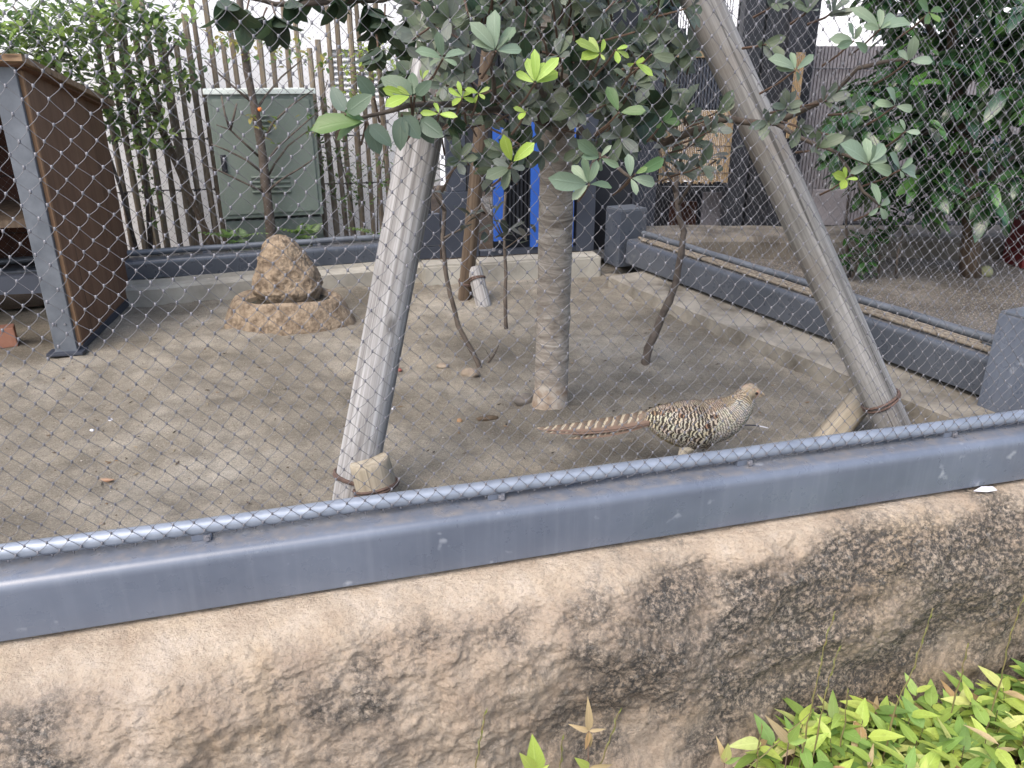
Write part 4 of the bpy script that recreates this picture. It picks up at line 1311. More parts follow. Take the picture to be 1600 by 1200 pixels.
# ---------------------------------------------------------------- props and stakes
def log(name, label, a, b, r0, r1, mat, cat='pole', ties=(), seed=0, group=None, cap=True, uneven=0.05):
    """a log from a to b; local Z runs along it so the grain follows"""
    a, b = Vector(a), Vector(b)
    ax = (b - a)
    L = ax.length
    R = ax.to_track_quat('Z', 'Y').to_matrix()
    root = thing(name, label, cat, a, group)
    root.rotation_euler = R.to_euler()
    n, sides = 28, 20
    vs, fs = [], []
    for i in range(n + 1):
        z = L * i / n
        for k in range(sides):
            th = 2 * math.pi * k / sides
            r = (r0 + (r1 - r0) * i / n) * (1 + uneven * mnoise.noise(Vector((math.cos(th) * 1.2, math.sin(th) * 1.2, z * 1.6 + seed))) + 0.012 * mnoise.noise(Vector((math.cos(th) * 5, math.sin(th) * 5, z * 5 + seed))))
            if i in (0, n): r *= 0.94
            vs.append((r * math.cos(th), r * math.sin(th), z))
    for i in range(n):
        for k in range(sides):
            k2 = (k + 1) % sides
            fs.append((i * sides + k, i * sides + k2, (i + 1) * sides + k2, (i + 1) * sides + k))
    fs += [tuple(range(sides - 1, -1, -1)), tuple(n * sides + k for k in range(sides))]
    me = bpy.data.meshes.new('shaft'); me.from_pydata(vs, [], fs); me.materials.append(mat)
    me.polygons.foreach_set('use_smooth', [True] * len(me.polygons)); me.set_sharp_from_angle(angle=math.radians(50))
    o = bpy.data.objects.new('shaft', me); col.objects.link(o); o.parent = root
    for z in ties:
        rr = (r0 + (r1 - r0) * z / L) * 1.03 + 0.003
        for q in range(2):
            m = MB()
            m.tube([(rr * math.cos(t), rr * math.sin(t), z + 0.008 * q + 0.006 * math.sin(t + q)) for t in np.linspace(0, 2 * math.pi, 17)], 0.0045, 6, False)
            mm = bpy.data.meshes.new('tie'); mm.from_pydata(m.v, [], m.f); mm.materials.append(MAT['tie'])
            mm.polygons.foreach_set('use_smooth', [True] * len(mm.polygons))
            oo = bpy.data.objects.new('tie', mm); col.objects.link(oo); oo.parent = root
    return root

pA0 = G(548, 792, -0.02); pA1 = W(706, -40, 2.30)
pA2 = pA0 + (pA1 - pA0) * 1.75
log('tree_prop', 'pale grey weathered prop pole leaning from beside a short stake to the tree', pA0, pA2, 0.060, 0.056, MAT['pole'], ties=(0.085,), group='prop poles of the young tree', seed=2)
pB0 = G(1412, 705, -0.02); pB1 = W(1092, -10, 2.42)
pB2 = pB0 + (pB1 - pB0) * 1.5
log('tree_prop', 'grey-brown prop pole leaning steeply in from the dividing kerb', pB0, pB2, 0.056, 0.054, MAT['pole2'], ties=(0.205,), group='prop poles of the young tree', seed=9)
pC0 = G(726, 473, -0.02); pC1 = W(752, 200, 4.05)
pC2 = pC0 + (pC1 - pC0) * 1.4
log('tree_prop', 'thin brown prop pole behind the tree near the door kerb', pC0, pC2, 0.040, 0.036, MAT['pole3'], ties=(0.12,), group='prop poles of the young tree', seed=5)
log('wooden_stake', 'short sawn log stake strapped to the pale prop by the front rail', G(602, 815, -0.04), W(577, 719, 1.93), 0.060, 0.058, MAT['stake'], 'stake', ties=(0.105,), group='stakes at the feet of the props', seed=3)
log('wooden_stake', 'slanting pale stake crossing the foot of the grey-brown prop', G(1272, 712, -0.03), W(1362, 606, 2.50), 0.047, 0.045, MAT['stake'], 'stake', group='stakes at the feet of the props', seed=6)
log('wooden_stake', 'small pale stake strapped to the thin brown prop', G(757, 482, -0.02), W(741, 418, 4.12), 0.042, 0.040, MAT['pole'], 'stake', ties=(0.16,), group='stakes at the feet of the props', seed=8)

# ---------------------------------------------------------------- saplings in the pen
def sapling(label, pxs, Y0, r0, r1, mat, leaves=0, branches=()):
    base = G(*pxs[0])
    t = thing('sapling', label, 'sapling', base)
    P = [base] + [W(px, py, Y0 + 0.03 * i) for i, (px, py) in enumerate(pxs[1:], 1)]
    pts = []
    for i in range(len(P) - 1):
        for k in range(4):
            q = P[i].lerp(P[i + 1], k / 4)
            pts.append(q + Vector((mnoise.noise(q * 11), 0, mnoise.noise(q * 11 + Vector((5, 5, 5))))) * 0.006)
    pts.append(P[-1])
    pts[0] = pts[0] - Vector((0, 0, 0.03))
    n = len(pts)
    MB().tube(pts, [(r0 + (r1 - r0) * i / (n - 1)) * (1.12 if i % 4 == 0 else 1) for i in range(n)], 9, True, None, 0.08).build('stem', MAT[mat], t, smooth=True)
    for bl in branches:
        bp = [W(px, py, Y0) for px, py in bl]
        MB().tube(bp, [r1 * 0.8] + [r1 * 0.4] * (len(bp) - 1), 6).build('branch', MAT[mat], t, smooth=True)
    if leaves:
        shade = [S(98, 108, 98, .5), S(88, 100, 84, .45), S(112, 116, 108, .5)]
        fo = Foliage(t, MAT['leaf'], {'a': variants('leaf', MAT['leaf'], shade, 5, L=1.0, Wd=0.45, shape='obovate')}, leaves)
        for i in range(leaves):
            bl = random.choice(branches) if branches else None
            px, py = random.choice(bl[1:]) if bl else pxs[-1]
            c = W(px + random.uniform(-16, 16), py + random.uniform(-14, 14), Y0 + random.uniform(-.05, .1))
            fo.leaf(c, (random.uniform(-1, 1), random.uniform(-1, .2), random.uniform(-.3, .9)), random.uniform(0.06, 0.10), 'a')
        fo.done()
_yr = G(1008, 570).y
sapling('crooked grey sapling stem between the tree and the dividing kerb', [(1008, 570), (1012, 545), (1030, 505), (1046, 470), (1056, 435), (1064, 395), (1069, 362), (1060, 340), (1055, 300), (1058, 262)], _yr, 0.019, 0.009, 'twig', 34,
        [[(1055, 300), (1040, 262), (1030, 235)], [(1058, 262), (1072, 232), (1090, 212)], [(1060, 320), (1090, 270), (1120, 250)], [(1058, 262), (1050, 225), (1060, 190)]])
_yl = G(752, 578).y
sapling('thin bent sapling with forked foot between the pale prop and the trunk', [(752, 578), (735, 545), (716, 508), (703, 460), (695, 415), (692, 370), (695, 330), (684, 290)], _yl, 0.011, 0.008, 'twig', 30,
        [[(694, 372), (720, 358), (742, 335), (752, 318)], [(695, 330), (675, 300), (668, 270)], [(690, 300), (706, 270), (716, 245)], [(752, 318), (770, 350), (785, 372)]])
sapling('straight dark sapling stem beside the pale stake', [(791, 512), (789, 470), (790, 430), (788, 390), (786, 350), (790, 300)], G(791, 512).y, 0.010, 0.006, 'twig', 10,
        [[(786, 370), (770, 335), (764, 310)], [(788, 390), (812, 372), (830, 365)]])
sapling('tiny cut twig stub sprouting from the soil by the bent sapling', [(760, 570), (772, 552), (779, 540)], G(760, 570).y, 0.006, 0.003, 'twig', 0, [[(766, 560), (760, 548), (752, 540)]])

# ---------------------------------------------------------------- plants behind the back beam
def back_tree():
    D = 0.29
    base = BACK.p(BACK.hit(428, 400, D)[0], D, 0.0)
    t = thing('slim_tree', 'slim leafless-stemmed tree with upswept twigs before the cabinet', 'tree', base)
    P = [base] + [BACK.w(px, py, D) for px, py in ((424, 365), (419, 320), (414, 285), (410, 240), (402, 190), (394, 150), (386, 110), (380, 70), (376, 20), (370, -60))]
    n = len(P)
    MB().tube(P, [0.030 - 0.0016 * i + 0.003 * (i % 2) for i in range(n)], 10, True, None, 0.1).build('trunk', MAT['twig'], t, smooth=True)
    brs = [[(416, 300), (440, 280), (470, 262), (495, 245)], [(414, 285), (430, 255), (450, 228), (480, 205)], [(410, 262), (432, 232), (462, 205), (500, 172), (512, 125)], [(408, 225), (428, 190), (455, 165), (490, 140)],
           [(412, 300), (380, 285), (345, 268), (318, 258)], [(408, 268), (385, 250), (355, 235), (330, 225)], [(405, 245), (380, 222), (360, 203), (338, 195)], [(394, 160), (370, 140), (345, 118), (320, 95)], [(398, 175), (415, 150), (440, 120), (470, 95)], [(360, 203), (352, 180), (346, 150)], [(360, 203), (366, 180), (370, 162)]]
    for b in brs:
        Q = [BACK.w(px, py, D + random.uniform(-.03, .03)) for px, py in b]
        MB().tube(Q, [0.008, 0.006, 0.005, 0.003][:len(Q)], 5).build('branch', MAT['twig'], t, smooth=True)
    gr = [S(110, 150, 66, .6), S(140, 170, 80, .6), S(90, 130, 60, .6), S(120, 150, 66, .6), S(170, 164, 70, .6)]
    fo = Foliage(t, MAT['small_leaf'], {'a': variants('leaf', MAT['small_leaf'], gr, 8, L=1.0, Wd=0.5, shape='ovate', nseg=4)}, 120)
    spots = [(410, 70, 26), (385, 85, 22), (430, 85, 20), (470, 90, 22), (450, 60, 18), (500, 100, 18), (360, 65, 24), (340, 70, 18), (410, 205, 8), (400, 180, 8), (425, 185, 8), (428, 225, 6), (488, 205, 10), (478, 180, 6)]
    for px, py, k in spots:
        for i in range(max(4, int(k * 0.8))):
            fo.leaf(BACK.w(px + random.gauss(0, k * .6), py + random.gauss(0, k * .4), D + random.uniform(-.08, .08)), (random.uniform(-1, 1), random.uniform(-1, .5), random.uniform(-.6, .8)), random.uniform(0.03, 0.055), 'a')
    fo.done()
    for px, py in ((406, 171),):
        q = BACK.w(px, py, D - 0.06)
        bm = bmesh.new(); bmesh.ops.create_uvsphere(bm, u_segments=10, v_segments=8, radius=0.012)
        bm.verts.index_update()
        MB().add([q + v.co for v in bm.verts], [[v.index for v in f.verts] for f in bm.faces]).build('berry', simple('orange_berry', S(214, 110, 36), S(226, 128, 46), 6, 0.4), t, smooth=True); bm.free()
back_tree()

def shrub(name, label, cat, D, blobs, cols, n, size, singles, mat='small_leaf', stems=(), shape='ovate', Wd=0.5, line=None, loc=None, stemr=0.012):
    ln = line or BACK
    b0 = ln.w(*blobs[0][:2], D) if loc is None else loc
    t = thing(name, label, cat, (b0.x, b0.y, 0))
    fo = Foliage(t, MAT[mat], {'a': variants('leaf', MAT[mat], cols, 9, L=1.0, Wd=Wd, shape=shape, nseg=4)}, singles)
    tot = sum(b[2] * b[3] for b in blobs)
    for (px, py, rx, ry, dd) in blobs:
        k = int(n * rx * ry / tot)
        for i in range(k):
            while True:
                u, v = random.uniform(-1, 1), random.uniform(-1, 1)
                if u * u + v * v < 1: break
            c = ln.w(px + u * rx, py + v * ry, D + random.uniform(-dd, dd))
            fo.leaf(c, (random.uniform(-1, 1), random.uniform(-1.2, .4), random.uniform(-.7, .7)), size * random.uniform(0.7, 1.25), 'a')
    fo.done()
    for st in stems:
        Q = [ln.w(px, py, D + random.uniform(-.04, .04)) for px, py in st]
        Q = [q if q.z > -0.02 else Vector((q.x, q.y, -0.02)) for q in Q]
        MB().tube(Q, [stemr * (1 - 0.6 * i / max(1, len(Q) - 1)) for i in range(len(Q))], 6).build('stem', MAT['twig'], t, smooth=True)
    return t

shrub('evergreen_shrub', 'leafy green shrub spilling over the hut roof before the bamboo', 'shrub', 0.5,
      [(60, 45, 110, 60, .25), (140, 30, 110, 45, .2), (150, 110, 80, 60, .2), (210, 40, 60, 40, .15), (250, 60, 40, 45, .12), (200, 150, 60, 40, .12), (215, 195, 55, 40, .12), (255, 130, 50, 30, .1), (120, 150, 60, 40, .15), (245, 210, 35, 25, .1), (20, 60, 60, 50, .2), (295, 110, 25, 30, .06), (230, 20, 90, 25, .12), (60, 90, 90, 40, .2)],
      [S(88, 118, 66, .75), S(104, 134, 70, .7), S(72, 100, 60, .65), S(136, 166, 80, .75), S(98, 124, 78, .65)], 1800, 0.062, 280,
      stems=[[(215, 395), (190, 300), (150, 180), (100, 60)], [(235, 395), (225, 250), (205, 150), (190, 40)], [(100, 130), (60, 60), (20, 10)], [(205, 180), (240, 120), (280, 60)], [(150, 180), (90, 110), (40, 80)]])
shrub('climbing_plant', 'small leaved climber on the bamboo poles beside the cabinet', 'climber', 0.66,
      [(530, 270, 45, 45, .05), (520, 220, 30, 30, .05), (575, 285, 35, 35, .05), (600, 230, 22, 30, .05), (500, 180, 15, 30, .05), (545, 320, 30, 20, .05), (235, 290, 18, 40, .04), (215, 250, 20, 25, .04), (240, 340, 15, 20, .04)],
      [S(112, 148, 70, .6), S(140, 172, 84, .6), S(94, 128, 66, .6)], 420, 0.034, 160, stems=[[(560, 400), (550, 320), (530, 240), (505, 170)], [(590, 400), (590, 290), (605, 220)], [(238, 400), (236, 320), (216, 245)]], stemr=0.006)
shrub('yellow_shrub', 'yellow-green small leaved shrub in front of the louvred vent', 'shrub', 0.62,
      [(600, 85, 40, 35, .08), (560, 100, 30, 30, .08), (545, 140, 22, 18, .06), (630, 75, 25, 22, .06)], [S(170, 196, 74, .65), S(150, 182, 66, .6), S(126, 160, 60, .6)], 260, 0.036, 140, stems=[[(640, 400), (635, 250), (615, 130), (590, 80)], [(620, 160), (570, 120), (545, 110)]], stemr=0.008)
def fern(label, px, py, D, n, L):
    base = BACK.w(px, py, D)
    base = Vector((base.x, base.y, 0.02))
    t = thing('fern', label, 'fern', base)
    z_need = BACK.hit(px, 352, D)[1]
    gcol = [S(150, 186, 92, .6), S(126, 164, 80, .6)]
    for k in range(n):
        a = random.uniform(0, 6.28)
        dr = Vector((math.cos(a), math.sin(a) * 0.5, 0))
        mb = MB()
        pts = []
        m = 14
        for i in range(m + 1):
            q = i / m
            pts.append(base + Vector((0, 0, z_need * 0.5 * min(1, q * 2))) + dr * L * q * q * 0.8 + Vector((0, 0, L * (0.9 * q - 0.45 * q * q))))
        c = jit(random.choice(gcol))
        for i in range(2, m + 1):
            tdir = (pts[i] - pts[i - 1]).normalized()
            sd = tdir.cross(Vector((0, 0, 1))).normalized()
            w = 0.055 * math.sin(math.pi * min(1, (i / m) * 0.9 + 0.1)) + 0.008
            for sg in (-1, 1):
                b = pts[i]
                vs = [b, b + sd * sg * w * .5 + tdir * 0.012, b + sd * sg * w + tdir * 0.012 - Vector((0, 0, .006)), b + sd * sg * w * .5 - tdir * 0.006]
                mb.add(vs, [(0, 1, 2, 3)], c, [(0.5, 0), (1, .5), (0.5, 1), (0, .5)])
        o = mb.build('frond', MAT['small_leaf'], t)
fern('pale fern at the foot of the cabinet behind the basin boulder', 480, 375, 0.30, 7, 0.30)
fern('pale fern beside the slim tree at the cabinet plinth', 372, 378, 0.32, 7, 0.26)
fern('broad green fern tuft at the foot of the bamboo by the door', 590, 372, 0.40, 8, 0.24)
# leaning brown brace in the fence
log('fence_brace', 'brown plank brace leaning against the bamboo fence near the hut', BACK.w(338, 400, 0.6), BACK.w(222, 130, 0.66), 0.022, 0.020, MAT['pole3'], 'brace', seed=4)

# ---------------------------------------------------------------- the neighbouring aviary
def neighbour():
    Y = 5.6
    t = thing('aviary_shed', 'dark slatted aviary shed with black posts beyond the dividing beam', 'shed', (W(1100, 380, Y).x, Y, 0.0))
    def rect(x0, x1, yb, yt, nm, mat, yy=0.0, th=0.06, bev=0.003, zmin=None, zmax=None):
        xm, ym = (x0 + x1) / 2, (yb + yt) / 2
        zb = W(xm, yb, Y + yy).z if zmin is None else zmin
        zt = W(xm, yt, Y + yy).z if zmax is None else zmax
        # verticals converge: take the edges at mid height
        a, b = W(x0, ym, Y + yy).x, W(x1, ym, Y + yy).x
        return MB().box(((a + b) / 2, Y + yy + th / 2, (zb + zt) / 2), (b - a, th, zt - zb), None, bev).build(nm, mat, t)
    rect(998, 1032, 200, 195, 'post', MAT['slate'], 0, 0.12, 0.004, 0.0, 2.6)
    rect(1146, 1176, 200, 195, 'post', MAT['black'], 0, 0.12, 0.004, 0.0, 2.6)
    rect(1180, 1212, 200, 195, 'post', MAT['black'], 0.05, 0.12, 0.004, 0.0, 2.6)
    rect(1216, 1244, 200, 195, 'post', MAT['black'], -0.02, 0.12, 0.004, 0.0, 2.6)
    rect(1034, 1144, 90, 80, 'tan_strip', MAT['reed'], 0.02, 0.03)
    rect(1034, 1144, 80, 66, 'rail', MAT['black'], 0.03, 0.05)
    rect(1036, 1072, 64, 44, 'junction_box', MAT['black'], -0.01, 0.08)
    rect(1140, 1262, 395, -60, 'dark_board', MAT['black'], 0.30, 0.03)
    rect(925, 1050, 395, -60, 'dark_board', MAT['black'], 0.62, 0.03)
    # fine dark uprights above and below
    g = MB()
    for x in np.arange(1036, 1146, 5.0):
        a = W(x, 120, Y + 0.02)
        g.box((a.x, Y + 0.05, (W(x, 170, Y).z + W(x, 92, Y).z) / 2), (0.014, 0.03, W(x, 92, Y).z - W(x, 170, Y).z))
    g.build('slat_panel', MAT['slate'], t)['kind'] = 'stuff'
    rect(1034, 1144, 172, 90, 'panel_back', MAT['black'], 0.09, 0.02)
    g = MB()
    for x in np.arange(1036, 1146, 4.2):
        a = W(x, 40, Y)
        g.box((a.x, Y + 0.05, 1.95), (0.005, 0.005, 1.2))
    g.build('bar_grille', MAT['black'], t)['kind'] = 'stuff'
    rect(1034, 1144, 395, 284, 'kick_board', MAT['black'], 0.55, 0.02)
    rect(1096, 1140, 370, 300, 'grey_board', MAT['slatgrey'], 0.3, 0.02)
    rect(1046, 1088, 360, 315, 'crate_board', MAT['red_wood'], 0.35, 0.02)
    rect(1034, 1144, 396, 376, 'bottom_rail', MAT['slate'], 0.03, 0.05)
    rect(1034, 1144, 300, 292, 'mid_rail', MAT['black'], 0.03, 0.05)
    # reed blind
    mb = MB()
    rr = random.Random(2)
    for x in np.arange(1034, 1144, 2.9):
        a = W(x, 225, Y - 0.03)
        mb.tube([(a.x, Y - 0.03 + rr.uniform(-.003, .003), W(x, 284 + rr.uniform(-3, 3), Y).z), (a.x, Y - 0.03, W(x, 172, Y).z)], 0.0062, 5)
    bl = thing('reed_blind', 'tan reed blind hanging between the dark posts of the shed', 'blind', (W(1090, 225, Y).x, Y - 0.03, W(1090, 172, Y).z))
    mb.build('reeds', MAT['reed'], bl)['kind'] = 'stuff'
    for yy in (185, 228, 270):
        p0, p1 = W(1034, yy, Y - 0.038), W(1143, yy, Y - 0.038)
        MB().tube([p0, p1], 0.003, 5).build('cord', MAT['twig'], bl)
    mb = MB()
    for x in np.arange(1236, 1250, 2.9):
        a = W(x, 150, Y - 0.03)
        mb.tube([(a.x, Y - 0.045, W(x, 215, Y).z), (a.x, Y - 0.045, W(x, 82, Y).z)], 0.006, 5)
    b2 = thing('reed_blind', 'narrow strip of rolled tan reed blind beside the grey slatted wall', 'blind', (W(1243, 150, Y).x, Y - 0.045, W(1243, 82, Y).z))
    mb.build('reeds', MAT['reed'], b2)['kind'] = 'stuff'
    # grey slatted wall to the side
    Y2 = 6.0
    t2 = thing('slatted_wall', 'grey lilac slatted metal wall behind the glossy tree', 'wall', (W(1400, 300, Y2).x, Y2, 0.3))
    x0, x1 = W(1246, 250, Y2).x, W(1700, 250, Y2).x
    zb, zt = W(1400, 348, Y2).z, W(1290, 72, Y2).z - 0.1
    mb = MB()
    x = x0
    while x < x1:
        mb.box((x, Y2, (zb + zt) / 2 + 0.05), (0.017, 0.022, zt - zb + 0.1))
        x += 0.025
    mb.build('slats', MAT['slatgrey'], t2)['kind'] = 'stuff'
    MB().box(((x0 + x1) / 2, Y2 + 0.04, (zb + zt) / 2 + 0.05), (x1 - x0, 0.03, zt - zb + 0.1)).build('backing', MAT['slate'], t2)
    MB().box(((x0 + x1) / 2, Y2 - 0.04, zb - 0.02), (x1 - x0, 0.12, 0.07), None, 0.006).build('ledge', MAT['black'], t2)
    MB().box(((x0 + x1) / 2, Y2 - 0.07, zb - 0.155), (x1 - x0, 0.10, 0.18), None, 0.006).build('lower_panel', MAT['slate'], t2)
    MB().tube([(x0, Y2 - 0.13, zb - 0.06), (x1, Y2 - 0.13, zb - 0.06)], 0.018, 10).build('tube_rail', MAT['galv_dark'], t2, smooth=True)
    for z in (0.75, 1.2):
        MB().tube([(x0, Y2 - 0.03, z), (x1, Y2 - 0.03, z)], 0.004, 5).build('wire', MAT['black'], t2)
    # grey sheet hanging low and a kerb of concrete
    q = W(1295, 325, 5.75)
    tag(MB().box((q.x, 5.78, q.z), (0.26, 0.03, 0.26), None, 0.006).build('grey_panel', MAT['slatgrey'], origin=q), 'small grey panel leaning low at the slatted wall', 'panel')
    k0, k1 = G(1170, 425, 0.03), G(1500, 425, 0.03)
    mb = MB()
    n = 24
    vs, fs = [], []
    prof = [(-0.0, 0.0), (0.005, 0.12), (0.03, 0.15), (0.4, 0.16), (0.4, 0.0)]
    for i in range(n + 1):
        xx = W(1010, 400, 5.0).x + (W(1640, 400, 5.0).x - W(1010, 400, 5.0).x) * i / n
        for d, z in prof:
            p = Vector((xx, 5.02 + d, z + 0.02))
            vs.append(p + Vector((0, 0.03 * mnoise.noise(p * 2.5), 0.012 * mnoise.noise(p * 4))))
    m = len(prof)
    for i in range(n):
        for k in range(m):
            fs.append((i * m + k, i * m + (k + 1) % m, (i + 1) * m + (k + 1) % m, (i + 1) * m + k))
    fs += [tuple(range(m)), tuple(n * m + k for k in range(m))]
    mb.add(vs, fs)
    MAT['concrete_shaded'] = simple('shaded_concrete', S(82, 76, 68, .7), S(124, 117, 106, .72), 6, 0.92, 0, 60, 0.5, 0.005, lo=0.35, hi=0.62, detail=9)  # darker concrete copy, the far yard's shade put into its colour
    tag(mb.build('concrete_kerb', MAT['concrete_shaded'], origin=(2.4, 5.1, 0)), 'shade-toned concrete kerb along the far edge of the gravel yard', 'kerb')
    q = G(1606, 420, 0.03)
    rb = thing('red_bin', 'dark red bin at the far end of the gravel yard', 'bin', (q.x + 0.02, q.y + 0.1, 0.03))
    MB().box((q.x + 0.06, q.y + 0.1, 0.19), (0.22, 0.22, 0.32), None, 0.02).build('body', MAT['redbox'], rb)
    MB().box((q.x + 0.06, q.y + 0.1, 0.365), (0.25, 0.25, 0.026), None, 0.01).build('rim', MAT['redbox'], rb)
    # a pale building far behind
    fb = thing('white_building', 'bright white building glimpsed above the dark shed', 'building', (3, 11, -0.6))
    MB().box((4.5, 11.2, 2.6), (11, 0.3, 6.4)).build('wall', MAT['white'], fb)
neighbour()

def glossy_tree():
    base = G(1518, 430, 0.03)
    t = thing('glossy_tree', 'dense dark tree with long shiny leaves in the gravel yard', 'tree', base)
    P = [base - Vector((0, 0, .03))] + [W(px, py, base.y) for px, py in ((1516, 400), (1520, 360), (1516, 310), (1510, 250), (1500, 180), (1490, 90), (1490, 0), (1495, -120))]
    MB().tube(P, [0.062, 0.058, 0.055, 0.052, 0.046, 0.04, 0.035, 0.03, 0.02], 14, True, None, 0.08).build('trunk', MAT['pole3'], t, smooth=True)
    for b in ([(1512, 290), (1470, 200), (1420, 130), (1370, 80)], [(1508, 230), (1560, 150), (1610, 80)], [(1500, 180), (1440, 210), (1390, 250), (1350, 290)], [(1495, 120), (1450, 40), (1400, -20)], [(1515, 320), (1575, 250), (1640, 210)]):
        MB().tube([W(px, py, base.y + random.uniform(-.25, .25)) for px, py in b], [0.022, 0.016, 0.012, 0.008][:len(b)], 6).build('limb', MAT['twig'], t, smooth=True)
    cols = [S(62, 100, 54, .75), S(52, 88, 50, .72), S(74, 114, 58, .75), S(46, 78, 48, .72)]
    fo = Foliage(t, MAT['gloss_leaf'], {'a': variants('leaf', MAT['gloss_leaf'], cols, 10, L=1.0, Wd=0.42, shape='lance', fold=0.3, curl=0.35, nseg=7, wavy=0.05)}, 290)
    rnd = random.Random(3)
    n = 0
    while n < 250:
        px, py = rnd.uniform(1290, 1680), rnd.uniform(-80, 335)
        q = ((px - 1520) / 200) ** 2 + ((py - 130) / 210) ** 2
        q2 = ((px - 1410) / 110) ** 2 + ((py - 215) / 95) ** 2
        if q > 1 + 0.25 * rnd.random() and q2 > 1: continue
        if q2 > 1 and px < 1400 and 20 < py < 200 and rnd.random() < 0.8: continue
        if py > 290 and px < 1440 and rnd.random() < 0.4: continue
        c = W(px, py, base.y + rnd.uniform(-0.5, 0.35))
        a0 = rnd.uniform(0, 6.28)
        for i in range(7):
            a = a0 + i * 2.399
            fo.leaf(c + Vector((rnd.uniform(-.02, .02), rnd.uniform(-.02, .02), rnd.uniform(-.03, .03))), (math.cos(a), math.sin(a), rnd.uniform(-.7, .25)), rnd.uniform(0.12, 0.19), 'a', (0, 0, 1))
        n += 1
    fo.done()
    q = G(1525, 425, 0.03)
    # pale fungus-like stone at the trunk's foot
    bm = bmesh.new(); bmesh.ops.create_icosphere(bm, subdivisions=2, radius=0.05); bm.verts.index_update()
    tag(MB().add([Vector((q.x + v.co.x, q.y - 0.08 + v.co.y, 0.05 + v.co.z * 0.8 + 0.01 * mnoise.noise(v.co * 40))) for v in bm.verts], [[v.index for v in f.verts] for f in bm.faces]).build('stone', simple('greenish_stone', S(126, 128, 92, .8), S(150, 150, 116, .8), 12, 0.9), origin=q, smooth=True), 'greenish stone at the foot of the glossy tree', 'stone'); bm.free()
glossy_tree()
_ln = Line(G(1300, 440, 0.03), G(1500, 440, 0.03))
shrub('understorey_plant', 'straggly green plant growing below the glossy tree by the kerb', 'plant', 0.05, [(1350, 385, 30, 30, .1), (1385, 345, 25, 30, .1), (1310, 410, 22, 18, .08), (1350, 420, 22, 10, .06)],
      [S(58, 98, 46, .6), S(74, 116, 54, .6), S(48, 82, 42, .6)], 150, 0.075, 100, 'gloss_leaf', stems=[[(1330, 438), (1345, 400), (1385, 330)], [(1400, 435), (1402, 400), (1415, 350)], [(1372, 438), (1375, 400), (1360, 360)], [(1328, 440), (1322, 350), (1330, 250)]], line=_ln, loc=G(1350, 438, 0.03), stemr=0.010)

# ---------------------------------------------------------------- litter on the soil
def blob(name, label, cat, px, py, sx, sy, sz, mat, seed=0, rough=0.25, rot=0.0):
    c = G(px, py)
    z = soil_h(c.x, c.y)
    bm = bmesh.new(); bmesh.ops.create_icosphere(bm, subdivisions=3, radius=1); bm.verts.index_update()
    R = Matrix.Rotation(rot, 3, 'Z')
    vs = []
    for v in bm.verts:
        k = 1 + rough * mnoise.fractal(v.co * 1.5 + Vector((seed, seed, 0)), 1, 2, 3)
        vs.append(Vector((c.x, c.y, z + sz * 0.35)) + R @ Vector((v.co.x * sx * k, v.co.y * sy * k, v.co.z * sz * k)))
    o = MB().add(vs, [[v.index for v in f.verts] for f in bm.faces]); bm.free()
    return tag(o.build(name, mat, origin=Vector((c.x, c.y, z)), smooth=True), label, cat)
m_turd = simple('dark_dung', S(84, 70, 54, .8), S(108, 92, 72, .8), 30, 0.9)
m_st = simple('field_stone', S(122, 108, 92, .75), S(170, 156, 138, .78), 14, 0.9, 0, 60, 0.5)
blob('dropping', 'brown dropping on the soil between the tree and the pale prop', 'dropping', 762, 652, 0.040, 0.014, 0.010, m_turd, 2, 0.3, 0.25)
blob('stone', 'flat brownish stone in the loose soil near the bent sapling', 'stone', 735, 590, 0.038, 0.026, 0.024, m_st, 3)
blob('stone', 'small pale stone beside the bent sapling foot', 'stone', 692, 578, 0.026, 0.016, 0.012, m_st, 5)
blob('red_chip', 'dull red chip in the hollow beside the pale prop', 'chip', 620, 565, 0.020, 0.014, 0.010, simple('dull_red', S(140, 82, 74, .8), S(156, 98, 88, .8), 20, 0.8), 1)
blob('stone', 'brown clod beside the dropping on the soil', 'stone', 718, 657, 0.010, 0.010, 0.009, simple('clod', S(150, 116, 84, .8), S(166, 134, 100, .8), 20, 0.9), 4)
blob('stone', 'grey wedge stone propped against the trunk foot', 'stone', 820, 622, 0.045, 0.03, 0.028, simple('grey_stone', S(104, 98, 92, .75), S(130, 124, 116, .75), 14, 0.9), 7, 0.4)
for i, (px, py, lab) in enumerate(((145, 676, 'white pebble on the soil nearest the hut'), (174, 662, 'small whitish pebble on bare soil beyond the white pebble'), (160, 820, 'greyish white scrap of shell just behind the front rail'), (615, 638, 'tiny white pebble beside the pale prop'))):
    blob('pebble', lab, 'pebble', px, py, 0.008, 0.006, 0.005, MAT['paper'] if i != 2 else m_st, i)
blob('leaf_scrap', 'curled orange and grey dead leaf on the soil', 'dead leaf', 166, 750, 0.022, 0.008, 0.006, simple('orange_leaf', S(140, 124, 104, .8), S(168, 128, 100, .8), 30, 0.8), 9)
